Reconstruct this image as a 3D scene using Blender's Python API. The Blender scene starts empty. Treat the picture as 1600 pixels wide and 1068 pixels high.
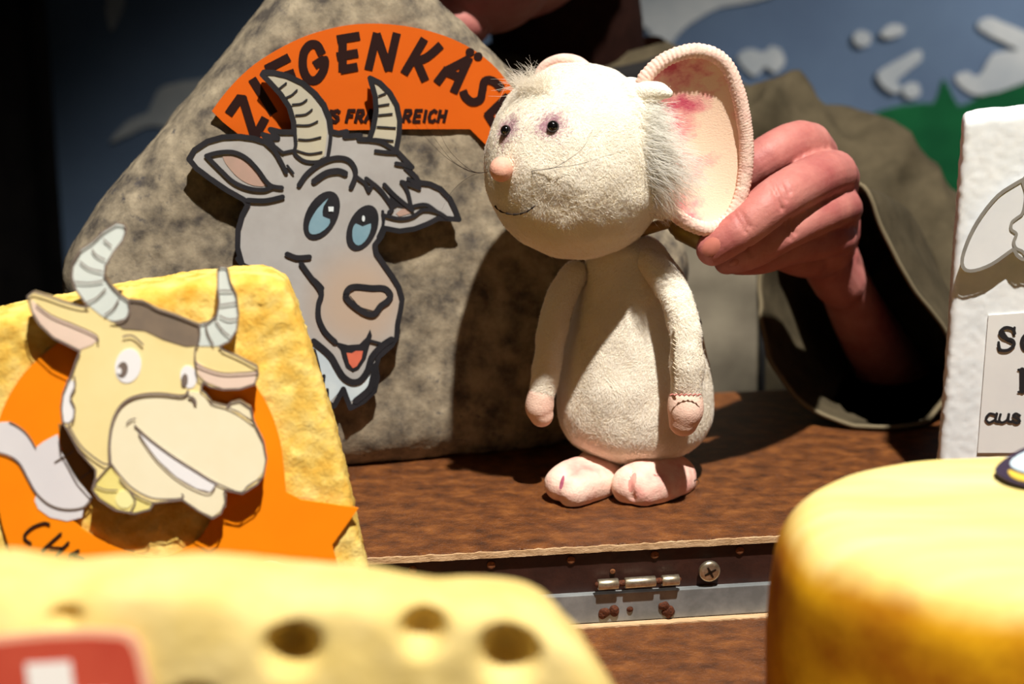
import bpy, bmesh, math, random
import numpy as np
from mathutils import Vector, Matrix
from mathutils.bvhtree import BVHTree
from mathutils.geometry import tessellate_polygon

random.seed(3); rng = np.random.default_rng(5)
SC = bpy.context.scene
COL = SC.collection
R = math.radians

# ---------------------------------------------------------------- camera, light, exposure
CAM_H, PITCH, FPX = 0.37, R(16), 2666.67
cd = bpy.data.cameras.new('camera'); cam = bpy.data.objects.new('camera', cd); COL.objects.link(cam)
cd.sensor_width = 36; cd.lens = 60; cd.clip_start = 0.02
cam.location = (0, 0, CAM_H); cam.rotation_euler = (R(90) - PITCH, 0, 0)
cd.dof.use_dof = True; cd.dof.focus_distance = 0.955; cd.dof.aperture_fstop = 5.0
SC.camera = cam
SC.view_settings.view_transform = 'Standard'; SC.view_settings.look = 'None'
SC.view_settings.gamma = 1; SC.view_settings.use_curve_mapping = False
SC.view_settings.exposure = 0.0

wd = bpy.data.worlds.new('World'); SC.world = wd; wd.use_nodes = True
bg = wd.node_tree.nodes['Background']; bg.inputs[0].default_value = (1.0, 0.86, 0.72, 1); bg.inputs[1].default_value = 0.022

KEY_DIR = Vector((0.30, -1.0, 2.7)).normalized()
KEY_AIM = Vector((0.08, 0.88, 0.10))
ld = bpy.data.lights.new('stage_spot', 'SPOT'); lo = bpy.data.objects.new('stage_spot', ld); COL.objects.link(lo)
ld.energy = 895; ld.color = (1.0, 0.955, 0.88); ld.shadow_soft_size = 0.04
ld.spot_size = R(33); ld.spot_blend = 0.6
lo.location = KEY_AIM + KEY_DIR * 3.2
lo.rotation_euler = KEY_DIR.to_track_quat('Z', 'Y').to_euler()
la = bpy.data.lights.new('soft_fill', 'AREA'); lao = bpy.data.objects.new('soft_fill', la); COL.objects.link(lao)  # weak unseen fill added for general ambience
la.energy = 2.2; la.size = 1.6; la.color = (1.0, 0.9, 0.78)
lao.location = (0.9, -2.6, 2.0); lao.rotation_euler = (Vector((0.9, -3.6, 1.9))).to_track_quat('Z', 'Y').to_euler()

lb_ = bpy.data.lights.new('backdrop_fill', 'SPOT'); lbo = bpy.data.objects.new('backdrop_fill', lb_); COL.objects.link(lbo)  # unseen spot added to brighten the right side of the backdrop
lb_.energy = 74; lb_.color = (1.0, 0.95, 0.9); lb_.shadow_soft_size = 0.08; lb_.spot_size = R(62); lb_.spot_blend = 1.0
lbo.location = (1.0, 1.40, 0.85); lbo.rotation_euler = (lbo.location - Vector((0.60, 1.82, 0.12))).to_track_quat('Z', 'Y').to_euler()

# ---------------------------------------------------------------- viewing helpers (a pixel of the photo -> a point at a real depth)
cP, sP = math.cos(PITCH), math.sin(PITCH)
CAMP = Vector((0, 0, CAM_H))
def ray(px, py):
    a, b = (px - 800) / FPX, (534 - py) / FPX
    return Vector((a, cP + b * sP, -sP + b * cP))
def W(px, py, y):
    d = ray(px, py); return CAMP + d * (y / d.y)
def G(px, py, z):
    d = ray(px, py); return CAMP + d * ((z - CAM_H) / d.z)
def PXM(y): return y / FPX * 1.02          # metres per pixel near depth y

class Plane:
    def __init__(s, o, yaw=0.0, lean=0.0):
        s.o = Vector(o); a, l = R(yaw), R(lean)
        s.u = Vector((math.cos(a), math.sin(a), 0))
        s.v = Vector((-math.sin(a) * math.sin(l), math.cos(a) * math.sin(l), math.cos(l)))
        s.n = s.u.cross(s.v)
    def uv(s, px, py, off=0.0):
        d = ray(px, py); o = s.o + s.n * off
        p = CAMP + d * ((o - CAMP).dot(s.n) / d.dot(s.n)) - o
        return (p.dot(s.u), p.dot(s.v))
    def at(s, u, v, w=0.0): return s.o + s.u * u + s.v * v + s.n * w

def zoomf(x0, y0, k): return lambda pts: [(x0 + x / k, y0 + y / k) for x, y in pts]
def ident(p): return list(p)
def smooth(pts, closed=False, k=4):
    n = len(pts); out = []
    P = [np.array(p, float) for p in pts]
    rngi = range(n if closed else n - 1)
    for i in rngi:
        if closed: a, b, c, d = P[(i - 1) % n], P[i], P[(i + 1) % n], P[(i + 2) % n]
        else: a, b, c, d = P[max(i - 1, 0)], P[i], P[i + 1], P[min(i + 2, n - 1)]
        for j in range(k):
            t = j / k
            out.append(0.5 * ((2 * b) + (c - a) * t + (2 * a - 5 * b + 4 * c - d) * t * t + (3 * b - a - 3 * c + d) * t ** 3))
    if not closed: out.append(P[-1])
    return [tuple(p) for p in out]

# ---------------------------------------------------------------- numpy noise
def _h(i, j, k, s):
    n = (i * 374761393 + j * 668265263 + k * 2147483647 + s * 1274126177) & 0xffffffff
    n = ((n ^ (n >> 13)) * 1274126177) & 0xffffffff
    return ((n ^ (n >> 16)) & 0xffff) / 65535.0
def vnoise(P, f, s=0):
    Q = np.asarray(P) * f; I = np.floor(Q).astype(np.int64); F = Q - I; F = F * F * (3 - 2 * F)
    r = 0
    for a in (0, 1):
        for b in (0, 1):
            for c in (0, 1):
                w = (F[:, 0] if a else 1 - F[:, 0]) * (F[:, 1] if b else 1 - F[:, 1]) * (F[:, 2] if c else 1 - F[:, 2])
                r = r + w * _h(I[:, 0] + a, I[:, 1] + b, I[:, 2] + c, s)
    return r * 2 - 1
def fbm(P, f, o=3, s=0):
    return sum(vnoise(P, f * 2 ** i, s + i) / 2 ** i for i in range(o))
def worley(P, f, s=0):
    Q = np.asarray(P) * f; I = np.floor(Q).astype(np.int64); best = np.full(len(Q), 9.0)
    for a in (-1, 0, 1):
        for b in (-1, 0, 1):
            for c in (-1, 0, 1):
                J = I + np.array((a, b, c))
                C = J + np.stack([_h(J[:, 0], J[:, 1], J[:, 2], s + q) for q in (1, 2, 3)], 1)
                best = np.minimum(best, ((Q - C) ** 2).sum(1))
    return np.sqrt(best)

# ---------------------------------------------------------------- materials
def lin(c):
    f = lambda x: x / 12.92 if x <= 0.04045 else ((x + 0.055) / 1.055) ** 2.4
    return tuple(f(v / 255) for v in c) + (1,)
def M(name, c1, c2=None, scale=40, detail=4, rough=0.7, bump=0.0, bscale=300, spec=0.3, metal=0.0, stretch=(1, 1, 1), lo_=0.35, hi_=0.65, sss=0.0, sheen=0.0, c3=None, vor=False):
    m = bpy.data.materials.new(name); m.use_nodes = True
    nt = m.node_tree; b = nt.nodes['Principled BSDF']
    b.inputs['Roughness'].default_value = rough; b.inputs['Metallic'].default_value = metal
    b.inputs['Specular IOR Level'].default_value = spec
    if sss:
        b.inputs['Subsurface Weight'].default_value = sss; b.inputs['Subsurface Radius'].default_value = (1, .35, .2); b.inputs['Subsurface Scale'].default_value = 0.004
    if sheen: b.inputs['Sheen Weight'].default_value = sheen
    tc = nt.nodes.new('ShaderNodeTexCoord'); mp = nt.nodes.new('ShaderNodeMapping'); mp.inputs['Scale'].default_value = stretch
    nt.links.new(tc.outputs['Object'], mp.inputs[0])
    b.inputs['Base Color'].default_value = lin(c1)
    if c2:
        nz = nt.nodes.new('ShaderNodeTexNoise'); nz.inputs['Scale'].default_value = scale; nz.inputs['Detail'].default_value = detail; nz.inputs['Roughness'].default_value = 0.62
        cr = nt.nodes.new('ShaderNodeValToRGB'); cr.color_ramp.elements[0].position = lo_; cr.color_ramp.elements[1].position = hi_
        cr.color_ramp.elements[0].color = lin(c1); cr.color_ramp.elements[1].color = lin(c2)
        if c3: e = cr.color_ramp.elements.new((lo_ + hi_) / 2); e.color = lin(c3)
        nt.links.new(mp.outputs[0], nz.inputs['Vector']); nt.links.new(nz.outputs['Fac'], cr.inputs[0]); nt.links.new(cr.outputs[0], b.inputs['Base Color'])
    if bump:
        if vor: n2 = nt.nodes.new('ShaderNodeTexVoronoi'); n2.inputs['Scale'].default_value = bscale; out = n2.outputs['Distance']
        else: n2 = nt.nodes.new('ShaderNodeTexNoise'); n2.inputs['Scale'].default_value = bscale; n2.inputs['Detail'].default_value = 3; out = n2.outputs['Fac']
        bp = nt.nodes.new('ShaderNodeBump'); bp.inputs['Strength'].default_value = bump; bp.inputs['Distance'].default_value = 0.0012
        nt.links.new(mp.outputs[0], n2.inputs['Vector']); nt.links.new(out, bp.inputs['Height']); nt.links.new(bp.outputs[0], b.inputs['Normal'])
    return m

# ---------------------------------------------------------------- objects
def tag(o, label=None, cat=None, group=None, kind=None):
    if label: o['label'] = label
    if cat: o['category'] = cat
    if group: o['group'] = group
    if kind: o['kind'] = kind
    return o
def thing(name, label, cat, loc=(0, 0, 0), group=None):
    o = bpy.data.objects.new(name, None); COL.objects.link(o); o.location = loc; o.empty_display_size = 0.03
    return tag(o, label, cat, group)
def root_loc(p):
    v = Vector((0, 0, 0))
    while p: v += p.location; p = p.parent
    return v
def mesh_obj(name, me, mat, parent=None, sm=False, label=None, kind=None):
    o = bpy.data.objects.new(name, me); COL.objects.link(o)
    if mat and not me.materials: me.materials.append(mat)
    if parent:
        me.transform(Matrix.Translation(-root_loc(parent))); o.parent = parent
    if sm: me.polygons.foreach_set('use_smooth', [True] * len(me.polygons))
    me.update()
    return tag(o, label, None, None, kind)
def pmesh(verts, faces, fixn=False):
    me = bpy.data.meshes.new('m'); me.from_pydata([tuple(v) for v in verts], [], faces); me.update()
    if fixn:
        bm = bmesh.new(); bm.from_mesh(me); bmesh.ops.remove_doubles(bm, verts=bm.verts, dist=1e-6); bmesh.ops.recalc_face_normals(bm, faces=bm.faces); bm.to_mesh(me); bm.free()
    return me
class MB:
    def __init__(s): s.v = []; s.f = []
    def add(s, v, f):
        k = len(s.v); s.v += [tuple(p) for p in v]; s.f += [tuple(i + k for i in q) for q in f]; return s
    def me(s, fix=True): return pmesh(s.v, s.f, fix)
def bevbox(size, bev, seg=2):
    bm = bmesh.new(); bmesh.ops.create_cube(bm, size=1)
    for v in bm.verts: v.co = Vector((v.co.x * size[0], v.co.y * size[1], v.co.z * size[2]))
    if bev: bmesh.ops.bevel(bm, geom=bm.edges[:], offset=bev, segments=seg, affect='EDGES', profile=0.6)
    bm.verts.index_update()
    r = [v.co.copy() for v in bm.verts], [tuple(v.index for v in f.verts) for f in bm.faces]; bm.free(); return r
def boxat(pl, u0, u1, v0, v1, w0, w1, bev=0.0008):
    vs, fs = bevbox((u1 - u0, v1 - v0, w1 - w0), bev)
    return [pl.at(p.x + (u0 + u1) / 2, p.y + (v0 + v1) / 2, p.z + (w0 + w1) / 2) for p in vs], fs
def tube(pts, rad, seg=10, caps=True, closed=False, prof=None):
    P = [Vector(p) for p in pts]; n = len(P)
    rr = rad if hasattr(rad, '__len__') else [rad] * n
    T = []
    for i in range(n):
        a, b = (P[(i - 1) % n], P[(i + 1) % n]) if closed else (P[max(i - 1, 0)], P[min(i + 1, n - 1)])
        T.append((b - a).normalized())
    ref = Vector((0, 0, 1)) if abs(T[0].z) < .9 else Vector((1, 0, 0))
    N = (ref - T[0] * ref.dot(T[0])).normalized(); vs = []; rings = []
    def ring(c, t, nn, r):
        b = t.cross(nn); k = len(vs)
        for j in range(seg):
            a = 2 * math.pi * j / seg; vs.append(c + (nn * math.cos(a) + b * math.sin(a)) * r)
        rings.append(k)
    for i in range(n):
        N = (N - T[i] * N.dot(T[i])).normalized()
        if caps and not closed and i == 0:
            for q in (80, 60, 40, 20): ring(P[0] - T[0] * rr[0] * math.sin(R(q)), T[0], N, rr[0] * math.cos(R(q)))
        ring(P[i], T[i], N, rr[i])
        if caps and not closed and i == n - 1:
            for q in (20, 40, 60, 80): ring(P[i] + T[i] * rr[i] * math.sin(R(q)), T[i], N, rr[i] * math.cos(R(q)))
    fs = []
    m = len(rings)
    for i in range(m if closed else m - 1):
        a, b = rings[i], rings[(i + 1) % m]
        for j in range(seg): fs.append((a + j, a + (j + 1) % seg, b + (j + 1) % seg, b + j))
    if not closed: fs.append(tuple(range(seg))[::-1]); fs.append(tuple(rings[-1] + j for j in range(seg)))
    return vs, fs
def chain(pts, radii, k=4, seg=16):
    s = smooth([tuple(p) + (r,) for p, r in zip(pts, radii)], False, k)
    return tube([p[:3] for p in s], [max(p[3], 1e-4) for p in s], seg)
def ellipsoid(c, rad, rot=None, nu=40, nv=24):
    vs, fs = [], []
    for i in range(nv + 1):
        th = math.pi * i / nv
        for j in range(nu):
            ph = 2 * math.pi * j / nu
            p = Vector((rad[0] * math.sin(th) * math.cos(ph), rad[1] * math.sin(th) * math.sin(ph), rad[2] * math.cos(th)))
            if rot: p = rot @ p
            vs.append(Vector(c) + p)
    for i in range(nv):
        for j in range(nu): fs.append((i * nu + j, (i + 1) * nu + j, (i + 1) * nu + (j + 1) % nu, i * nu + (j + 1) % nu))
    return vs, fs
def remesh(me, voxel, sm=3, fac=0.5):
    o = bpy.data.objects.new('tmp', me); COL.objects.link(o)
    md = o.modifiers.new('r', 'REMESH'); md.mode = 'VOXEL'; md.voxel_size = voxel
    if sm: s = o.modifiers.new('s', 'SMOOTH'); s.iterations = sm; s.factor = fac
    dg = bpy.context.evaluated_depsgraph_get()
    r = bpy.data.meshes.new_from_object(o.evaluated_get(dg)); bpy.data.objects.remove(o); r.materials.clear(); return r
def co_of(me):
    a = np.empty(len(me.vertices) * 3); me.vertices.foreach_get('co', a); return a.reshape(-1, 3)
def no_of(me):
    a = np.empty(len(me.vertices) * 3); me.vertices.foreach_get('normal', a); return a.reshape(-1, 3)
def setco(me, a): me.vertices.foreach_set('co', np.ascontiguousarray(a).ravel()); me.update()
def displace(me, fn):
    c, n = co_of(me), no_of(me); setco(me, c + n * fn(c)[:, None])

# ---------------------------------------------------------------- flat artwork: shapes cut or painted on a plane
def prism_me(pl, loops, w0, w1):
    """loops: outer loop, then holes, as (u, v) lists"""
    L3 = [[Vector((u, v, 0)) for u, v in lp] for lp in loops]
    flat = [p for lp in L3 for p in lp]; n = len(flat)
    tris = tessellate_polygon(L3)
    vs = [pl.at(p.x, p.y, w1) for p in flat] + [pl.at(p.x, p.y, w0) for p in flat]; fs = []
    for t in tris:
        a, b, c = (flat[i] for i in t)
        s = (b - a).cross(c - a).z
        t = tuple(t) if s > 0 else tuple(t)[::-1]
        fs.append(t); fs.append(tuple(i + n for i in t)[::-1])
    k = 0
    for lp in L3:
        m = len(lp)
        for i in range(m): fs.append((k + i, k + (i + 1) % m, n + k + (i + 1) % m, n + k + i))
        k += m
    me = pmesh(vs, fs)
    bm = bmesh.new(); bm.from_mesh(me); bmesh.ops.recalc_face_normals(bm, faces=bm.faces); bm.to_mesh(me); bm.free()
    return me
STEP = [0]
def stroke_v(pl, pts, wid, w, closed=False, flat=False):
    """a brush stroke: flat ribbon in one piece per smooth run, wid in metres"""
    vs, fs = [], []
    P = [Vector(p) for p in pts]
    P = [p for i, p in enumerate(P) if i == 0 or (p - P[i - 1]).length > 1e-6]
    if closed and (P[0] - P[-1]).length < 1e-6: P.pop()
    if closed: P = P + [P[0]]
    runs, cur = [], [P[0]]
    for i in range(1, len(P)):
        cur.append(P[i])
        if i < len(P) - 1:
            a, b = (P[i] - P[i - 1]).normalized(), (P[i + 1] - P[i]).normalized()
            if a.dot(b) < 0.8: runs.append(cur); cur = [P[i]]
    runs.append(cur); r = wid / 2
    for q in runs:
        STEP[0] = (STEP[0] + 1) % 60; z = w + STEP[0] * 4e-6
        n = len(q); T = [(q[min(i + 1, n - 1)] - q[max(i - 1, 0)]).normalized() for i in range(n)]
        k = len(vs)
        L = []
        for i in range(n):
            nn = Vector((-T[i].y, T[i].x)) * r; o = Vector((0, 0))
            if flat and i == 0: o = T[i] * (-r * .55)
            if flat and i == n - 1: o = T[i] * (r * .55)
            L.append((q[i] + o + nn, q[i] + o - nn))
        for a, b in L: vs += [pl.at(a.x, a.y, z), pl.at(b.x, b.y, z)]
        for i in range(n - 1): fs.append((k + 2 * i, k + 2 * i + 1, k + 2 * i + 3, k + 2 * i + 2))
        if not flat:
            for e, sg in ((0, -1), (n - 1, 1)):
                m = len(vs); nn = Vector((-T[e].y, T[e].x))
                for t in range(0, 7):
                    a = math.pi * t / 6; d = (nn * math.cos(a) + T[e] * sg * math.sin(a)) * r
                    vs.append(pl.at(q[e].x + d.x, q[e].y + d.y, z))
                f = tuple(range(m, m + 7)); fs.append(f if sg < 0 else f[::-1])
    return vs, fs
class Art:
    def __init__(s, pl, off): s.pl, s.off = pl, off; s.k = PXM((pl.at(0, 0, off)).y)
    def uv(s, pts): return [s.pl.uv(x, y, s.off) for x, y in pts]
    def fill(s, name, mat, parent, pts, w=0.0003, t=0.0003, holes=(), label=None, sm=0):
        pts = smooth(pts, True, sm) if sm else pts
        loops = [s.uv(pts)] + [s.uv(h) for h in holes]
        return mesh_obj(name, prism_me(s.pl, loops, s.off + w - t, s.off + w), mat, parent, label=label)
    def strokes(s, name, mat, parent, lst, w=0.0006, label=None, kind='stuff'):
        """lst: (points px, width px, smooth?)"""
        mb = MB()
        for it in lst:
            pts, wd = it[0], it[1]; closed = len(it) > 3 and it[3] is True; flat = len(it) > 3 and it[3] == 'flat'
            if len(it) > 2 and it[2]: pts = smooth(pts, closed, 5)
            mb.add(*stroke_v(s.pl, s.uv(pts), wd * s.k, s.off + w, closed, flat))
        return mesh_obj(name, mb.me(False), mat, parent, label=label, kind=kind)
def ell(cx, cy, a, b, rot=0, n=28):
    c, s_ = math.cos(R(rot)), math.sin(R(rot))
    return [(cx + a * math.cos(t) * c - b * math.sin(t) * s_, cy + a * math.cos(t) * s_ + b * math.sin(t) * c) for t in [2 * math.pi * i / n for i in range(n)]]

# ---------------------------------------------------------------- fuzz: short fibres as tiny blades
def fuzz(name, me, mat, parent, n, length, width, lay=0.6, seed=0, keep=None, flow=None, curl=0.35, lvar=0.4, nvar=0.5, sink=0.0002):
    me.calc_loop_triangles()
    nt = len(me.loop_triangles); tv = np.empty(nt * 3, np.int32); me.loop_triangles.foreach_get('vertices', tv); tv = tv.reshape(-1, 3)
    c = co_of(me) + np.array(root_loc(parent)); vn = no_of(me)
    A, B, C = c[tv[:, 0]], c[tv[:, 1]], c[tv[:, 2]]
    ar = np.linalg.norm(np.cross(B - A, C - A), axis=1) / 2
    if keep is not None: ar = ar * keep((A + B + C) / 3)
    g = np.random.default_rng(seed); idx = g.choice(nt, n, p=ar / ar.sum())
    r1 = np.sqrt(g.random(n)); r2 = g.random(n); w0, w1, w2 = 1 - r1, r1 * (1 - r2), r1 * r2
    P = A[idx] * w0[:, None] + B[idx] * w1[:, None] + C[idx] * w2[:, None]
    N = vn[tv[idx, 0]] * w0[:, None] + vn[tv[idx, 1]] * w1[:, None] + vn[tv[idx, 2]] * w2[:, None]
    N /= np.linalg.norm(N, axis=1)[:, None] + 1e-9
    sw = np.stack([vnoise(P, 130, 11), vnoise(P, 130, 12), vnoise(P, 130, 13)], 1) * 1.0
    F = np.array((0, 0, -1.0)) if flow is None else np.array(flow)
    D = F * 0.55 + sw + g.normal(size=(n, 3)) * nvar
    Tn = D - N * (D * N).sum(1)[:, None]; Tn /= np.linalg.norm(Tn, axis=1)[:, None] + 1e-9
    L = (length * (1 + lvar * (g.random(n) * 2 - 1)))[:, None]
    d = N * (1 - lay) + Tn * lay; d /= np.linalg.norm(d, axis=1)[:, None]
    S = np.cross(d, N + g.normal(size=(n, 3)) * .25); S /= np.linalg.norm(S, axis=1)[:, None] + 1e-9
    P = P - N * sink
    mid = P + d * L * .55
    d2 = d + Tn * curl + g.normal(size=(n, 3)) * .2 - N * curl * .5
    tip = mid + d2 / np.linalg.norm(d2, axis=1)[:, None] * L * .45
    w = width * (0.7 + .6 * g.random(n))[:, None]
    V = np.stack([P - S * w / 2, P + S * w / 2, mid + S * w * .4, mid - S * w * .4, tip], 1).reshape(-1, 3)
    V = V - np.array(root_loc(parent))
    b = np.arange(n, dtype=np.int32)[:, None] * 5
    lp = np.concatenate([b + 0, b + 1, b + 2, b + 3, b + 3, b + 2, b + 4], 1).ravel()
    ls = np.stack([np.arange(n) * 7, np.arange(n) * 7 + 4], 1).ravel().astype(np.int32)
    m = bpy.data.meshes.new(name); m.vertices.add(len(V)); m.vertices.foreach_set('co', V.ravel())
    m.loops.add(len(lp)); m.loops.foreach_set('vertex_index', lp.astype(np.int32)); m.polygons.add(2 * n)
    m.polygons.foreach_set('loop_start', ls); m.update(calc_edges=True); m.validate()
    m.materials.append(mat)
    o = bpy.data.objects.new(name, m); COL.objects.link(o); o.parent = parent; o['kind'] = 'stuff'
    return o
def hairs(name, mat, parent, lst, kind='stuff', label=None):
    """lst: (points, radius) thin tapering hairs"""
    mb = MB()
    for pts, r in lst:
        s = smooth([tuple(p) for p in pts], False, 4); n = len(s)
        mb.add(*tube(s, [r * (1 - .75 * i / (n - 1)) for i in range(n)], 4, caps=False))
    return mesh_obj(name, mb.me(False), mat, parent, True, label, kind)

# ================================================================ the setting
FLOOR_Z, TAB_Z = -0.96, -0.058
m_black = M('black_cloth', (7, 6, 6), (13, 11, 10), scale=30, rough=0.95, spec=0.05)
m_floor = M('stage_floor', (28, 24, 22), (40, 34, 30), scale=12, rough=0.7)
def slab(name, x0, x1, y0, y1, z0, z1, mat, kind=None, parent=None, bev=0):
    vs, fs = bevbox((x1 - x0, y1 - y0, z1 - z0), bev)
    c = Vector(((x0 + x1) / 2, (y0 + y1) / 2, (z0 + z1) / 2))
    return mesh_obj(name, pmesh([v + c for v in vs], fs), mat, parent, kind=kind)
slab('floor', -3, 3, -3.5, 2.6, FLOOR_Z - .05, FLOOR_Z, m_floor, 'structure')
slab('wall_back', -3, 3, 2.6, 2.66, FLOOR_Z, 2.2, m_black, 'structure')

# painted backdrop: blue sky cloth with sewn-on clouds and hills
BY = 1.82
bp = Plane((0, BY, 0.2), 0, 0)
bd = thing('painted_backdrop', 'blue painted sky backdrop cloth with white clouds and green hills behind the puppeteer', 'backdrop', (0, BY, FLOOR_Z))
m_blue = M('backdrop_blue', (98, 118, 142), (88, 106, 132), scale=5, rough=0.9, spec=.1, bump=.15, bscale=500)
m_cloud = M('backdrop_cloud', (186, 190, 190), (158, 166, 172), scale=14, rough=0.9, spec=.1)
m_hill = M('backdrop_green', (16, 76, 44), (24, 94, 54), scale=16, rough=0.9, spec=.1)
m_yell = M('backdrop_yellow', (214, 176, 40), (196, 158, 30), scale=10, rough=0.9, spec=.1)
def cloth():
    vs, fs = [], []; nx, nz = 160, 12; x0, x1, z0, z1 = -0.49, 1.6, FLOOR_Z, 1.15
    for w in (0, -0.002):
        for j in range(nz + 1):
            for i in range(nx + 1):
                x = x0 + (x1 - x0) * i / nx; z = z0 + (z1 - z0) * j / nz
                vs.append((x, BY + 0.0012 + 0.0006 * math.sin(x * 23) + 0.0004 * math.sin(x * 51 + z) - w, z))
    k = (nx + 1) * (nz + 1)
    for j in range(nz):
        for i in range(nx):
            a = j * (nx + 1) + i; fs.append((a, a + 1, a + nx + 2, a + nx + 1)); fs.append((k + a, k + a + nx + 1, k + a + nx + 2, k + a + 1))
    return pmesh(vs, fs)
mesh_obj('sky_cloth', cloth(), m_blue, bd, True)
ba = Art(bp, 0.0)
def wob(pts, amp=4, sd=0):
    s = smooth(pts, True, 3); g = random.Random(sd)
    return [(x + g.uniform(-amp, amp), y + g.uniform(-amp, amp)) for x, y in s]
clouds = [
 [(940, -160), (1240, -120), (1235, -30), (1190, -2), (1125, 12), (1075, 38), (1045, 72), (1028, 72), (1012, 45), (975, 25), (940, 0)],
 [(1152, 88), (1170, 76), (1192, 82), (1205, 72), (1222, 80), (1226, 100), (1210, 114), (1196, 104), (1180, 118), (1164, 108)],
 ell(1347, 60, 14, 13, 0, 8), [(1376, 52), (1392, 38), (1412, 42), (1408, 54), (1386, 60)],
 [(1436, 78), (1440, 92), (1418, 112), (1402, 124), (1408, 138), (1400, 146), (1380, 136), (1370, 116), (1388, 102), (1410, 90)],
 ell(1424, 141, 14, 13, 0, 8),
 [(1526, 42), (1545, 26), (1580, 40), (1640, 62), (1690, 60), (1700, 130), (1640, 118), (1560, 142), (1520, 148), (1492, 122), (1508, 112), (1530, 118), (1552, 84), (1590, 78), (1560, 62)],
 [(172, 222), (200, 190), (232, 175), (248, 140), (285, 128), (330, 122), (420, 118), (520, 150), (420, 200), (300, 206), (240, 196), (205, 208)],
 [(166, 10), (178, -20), (196, 0), (186, 30), (174, 48)],
 [(560, -120), (700, -160), (760, -60), (620, -40)],
]
for i, c in enumerate(clouds): ba.fill('cloud', m_cloud, bd, wob(c, 1.0, i), w=0.0013, t=0.0009)
ba.fill('green_hill', m_hill, bd, wob([(1340, 190), (1392, 168), (1440, 160), (1462, 158), (1474, 124), (1490, 150), (1500, 165), (1540, 148), (1600, 122), (1700, 95), (1800, 90), (1800, 520), (1300, 520), (1180, 420), (1240, 260)], 1.5, 77), w=0.0007, t=0.0006)
ba.fill('yellow_field', m_yell, bd, [(1380, 350), (1440, 326), (1474, 314), (1560, 312), (1800, 330), (1800, 520), (1300, 520)], w=0.0011, t=0.0006)
slab('top_batten', -.6, 1.65, BY - .012, BY + .02, 1.14, 1.17, M('batten', (60, 45, 30), rough=.7), parent=bd)

# black stage curtain on the left
def curtain():
    vs, fs = [], []; n = 70
    for w in (0, 1):
        for z in (FLOOR_Z, 1.6):
            for i in range(n + 1):
                x = -1.42 + 0.98 * i / n
                vs.append((x, 1.66 + 0.022 * math.sin(x * 75) + 0.01 * math.sin(x * 31) + w * .003, z))
    a = n + 1
    for i in range(n):
        fs.append((i, i + 1, a + i + 1, a + i)); fs.append((2 * a + i, 3 * a + i, 3 * a + i + 1, 2 * a + i + 1))
    return pmesh(vs, fs)
tag(mesh_obj('stage_curtain', curtain(), m_black, None, True), 'black hanging stage curtain at the far left edge', 'curtain')

# ================================================================ table and wooden puppet case
EY = 7.9
O_E = G(900, 852.5, 0); EU = Vector((math.cos(R(EY)), math.sin(R(EY)), 0))
cp = Plane(O_E, EY, 0)                                    # front face of the rear half of the case
def cpx(px, py, off=0): return cp.uv(px, py, off)
v_metal0 = cpx(1050, 919)[1]; v_metal1 = cpx(1050, 961)[1]
tb = thing('trestle_table', 'low black table underneath the wooden puppet case', 'table', (0.05, 0.75, FLOOR_Z))
m_tab = M('table_black', (20, 18, 17), rough=.6)
slab('tabletop', -.55, .65, .18, 1.16, TAB_Z - .03, TAB_Z, m_tab, parent=tb, bev=.003)
for lx in (-.5, .6):
    for ly in (.23, 1.11):
        slab('leg', lx - .025, lx + .025, ly - .025, ly + .025, FLOOR_Z, TAB_Z - .03, m_tab, parent=tb, bev=.003)

case = thing('wooden_case', 'worn brown plywood folding case with steel hinge carrying the mouse', 'case', (O_E.x, O_E.y, TAB_Z))
m_wood = M('stained_plywood', (60, 31, 11), (138, 84, 37), scale=70, detail=14, rough=.46, spec=.4, bump=.8, bscale=800, stretch=(1, 1.5, 1), lo_=.3, hi_=.74, c3=(102, 57, 22))
m_edge = M('raw_ply_edge', (176, 140, 100), (214, 180, 140), scale=60, rough=.8, stretch=(1, 8, 8), bump=.5, bscale=300)
m_rail = M('dark_rail', (44, 24, 18), (58, 32, 24), scale=60, rough=.5, bump=.3, bscale=240, spec=.4)
m_steel = M('worn_steel', (158, 162, 162), (126, 130, 130), scale=50, rough=.5, metal=.45, bump=.1, bscale=120)
m_nickel = M('nickel', (214, 204, 182), (176, 160, 132), scale=300, rough=.32, metal=.9)
m_rust = M('rust', (96, 48, 22), (60, 30, 16), scale=900, rough=.8, bump=.6, bscale=900)
m_rust2 = M('rusty_nail', (132, 82, 46), (92, 56, 34), scale=900, rough=.8)
x0, x1 = -.36, .42
def caseboard(name, u0, u1, w0, w1, v0, v1, mat, bev=.0008, par=case):
    return mesh_obj(name, pmesh(*boxat(cp, u0, u1, v0, v1, w0, w1, bev)), mat, par)
# rear half
caseboard('rear_panel', x0, x1, -.262, 0.0, -.0042, 0.0, m_wood, .0004)
def ply_edge(vc, w, h, sd):
    vs, fs = [], []; n = 260; g = random.Random(sd)
    for i in range(n + 1):
        u = x0 + (x1 - x0) * i / n; j = g.uniform(-.0004, .0004)
        for v, ww in ((vc + j * .6, w - .004), (vc + j, w + .0012 + j * .5), (vc - h + j * .4, w + .0012), (vc - h, w - .004)): vs.append(cp.at(u, v, ww))
    for i in range(n):
        for q in range(4): fs.append((4 * i + q, 4 * i + (q + 1) % 4, 4 * i + 4 + (q + 1) % 4, 4 * i + 4 + q))
    return pmesh(vs, fs, True)
mesh_obj('raw_edge', ply_edge(-.0004, .0, .0036, 4), m_edge, case)
caseboard('rear_rail', x0, x1, -.018, -.002, TAB_Z, -.0042, m_rail)
caseboard('back_rail', x0, x1, -.262, -.246, TAB_Z, -.0042, m_rail)
caseboard('side_rail', x0, x0 + .014, -.246, -.018, TAB_Z, -.0042, m_rail)
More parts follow.
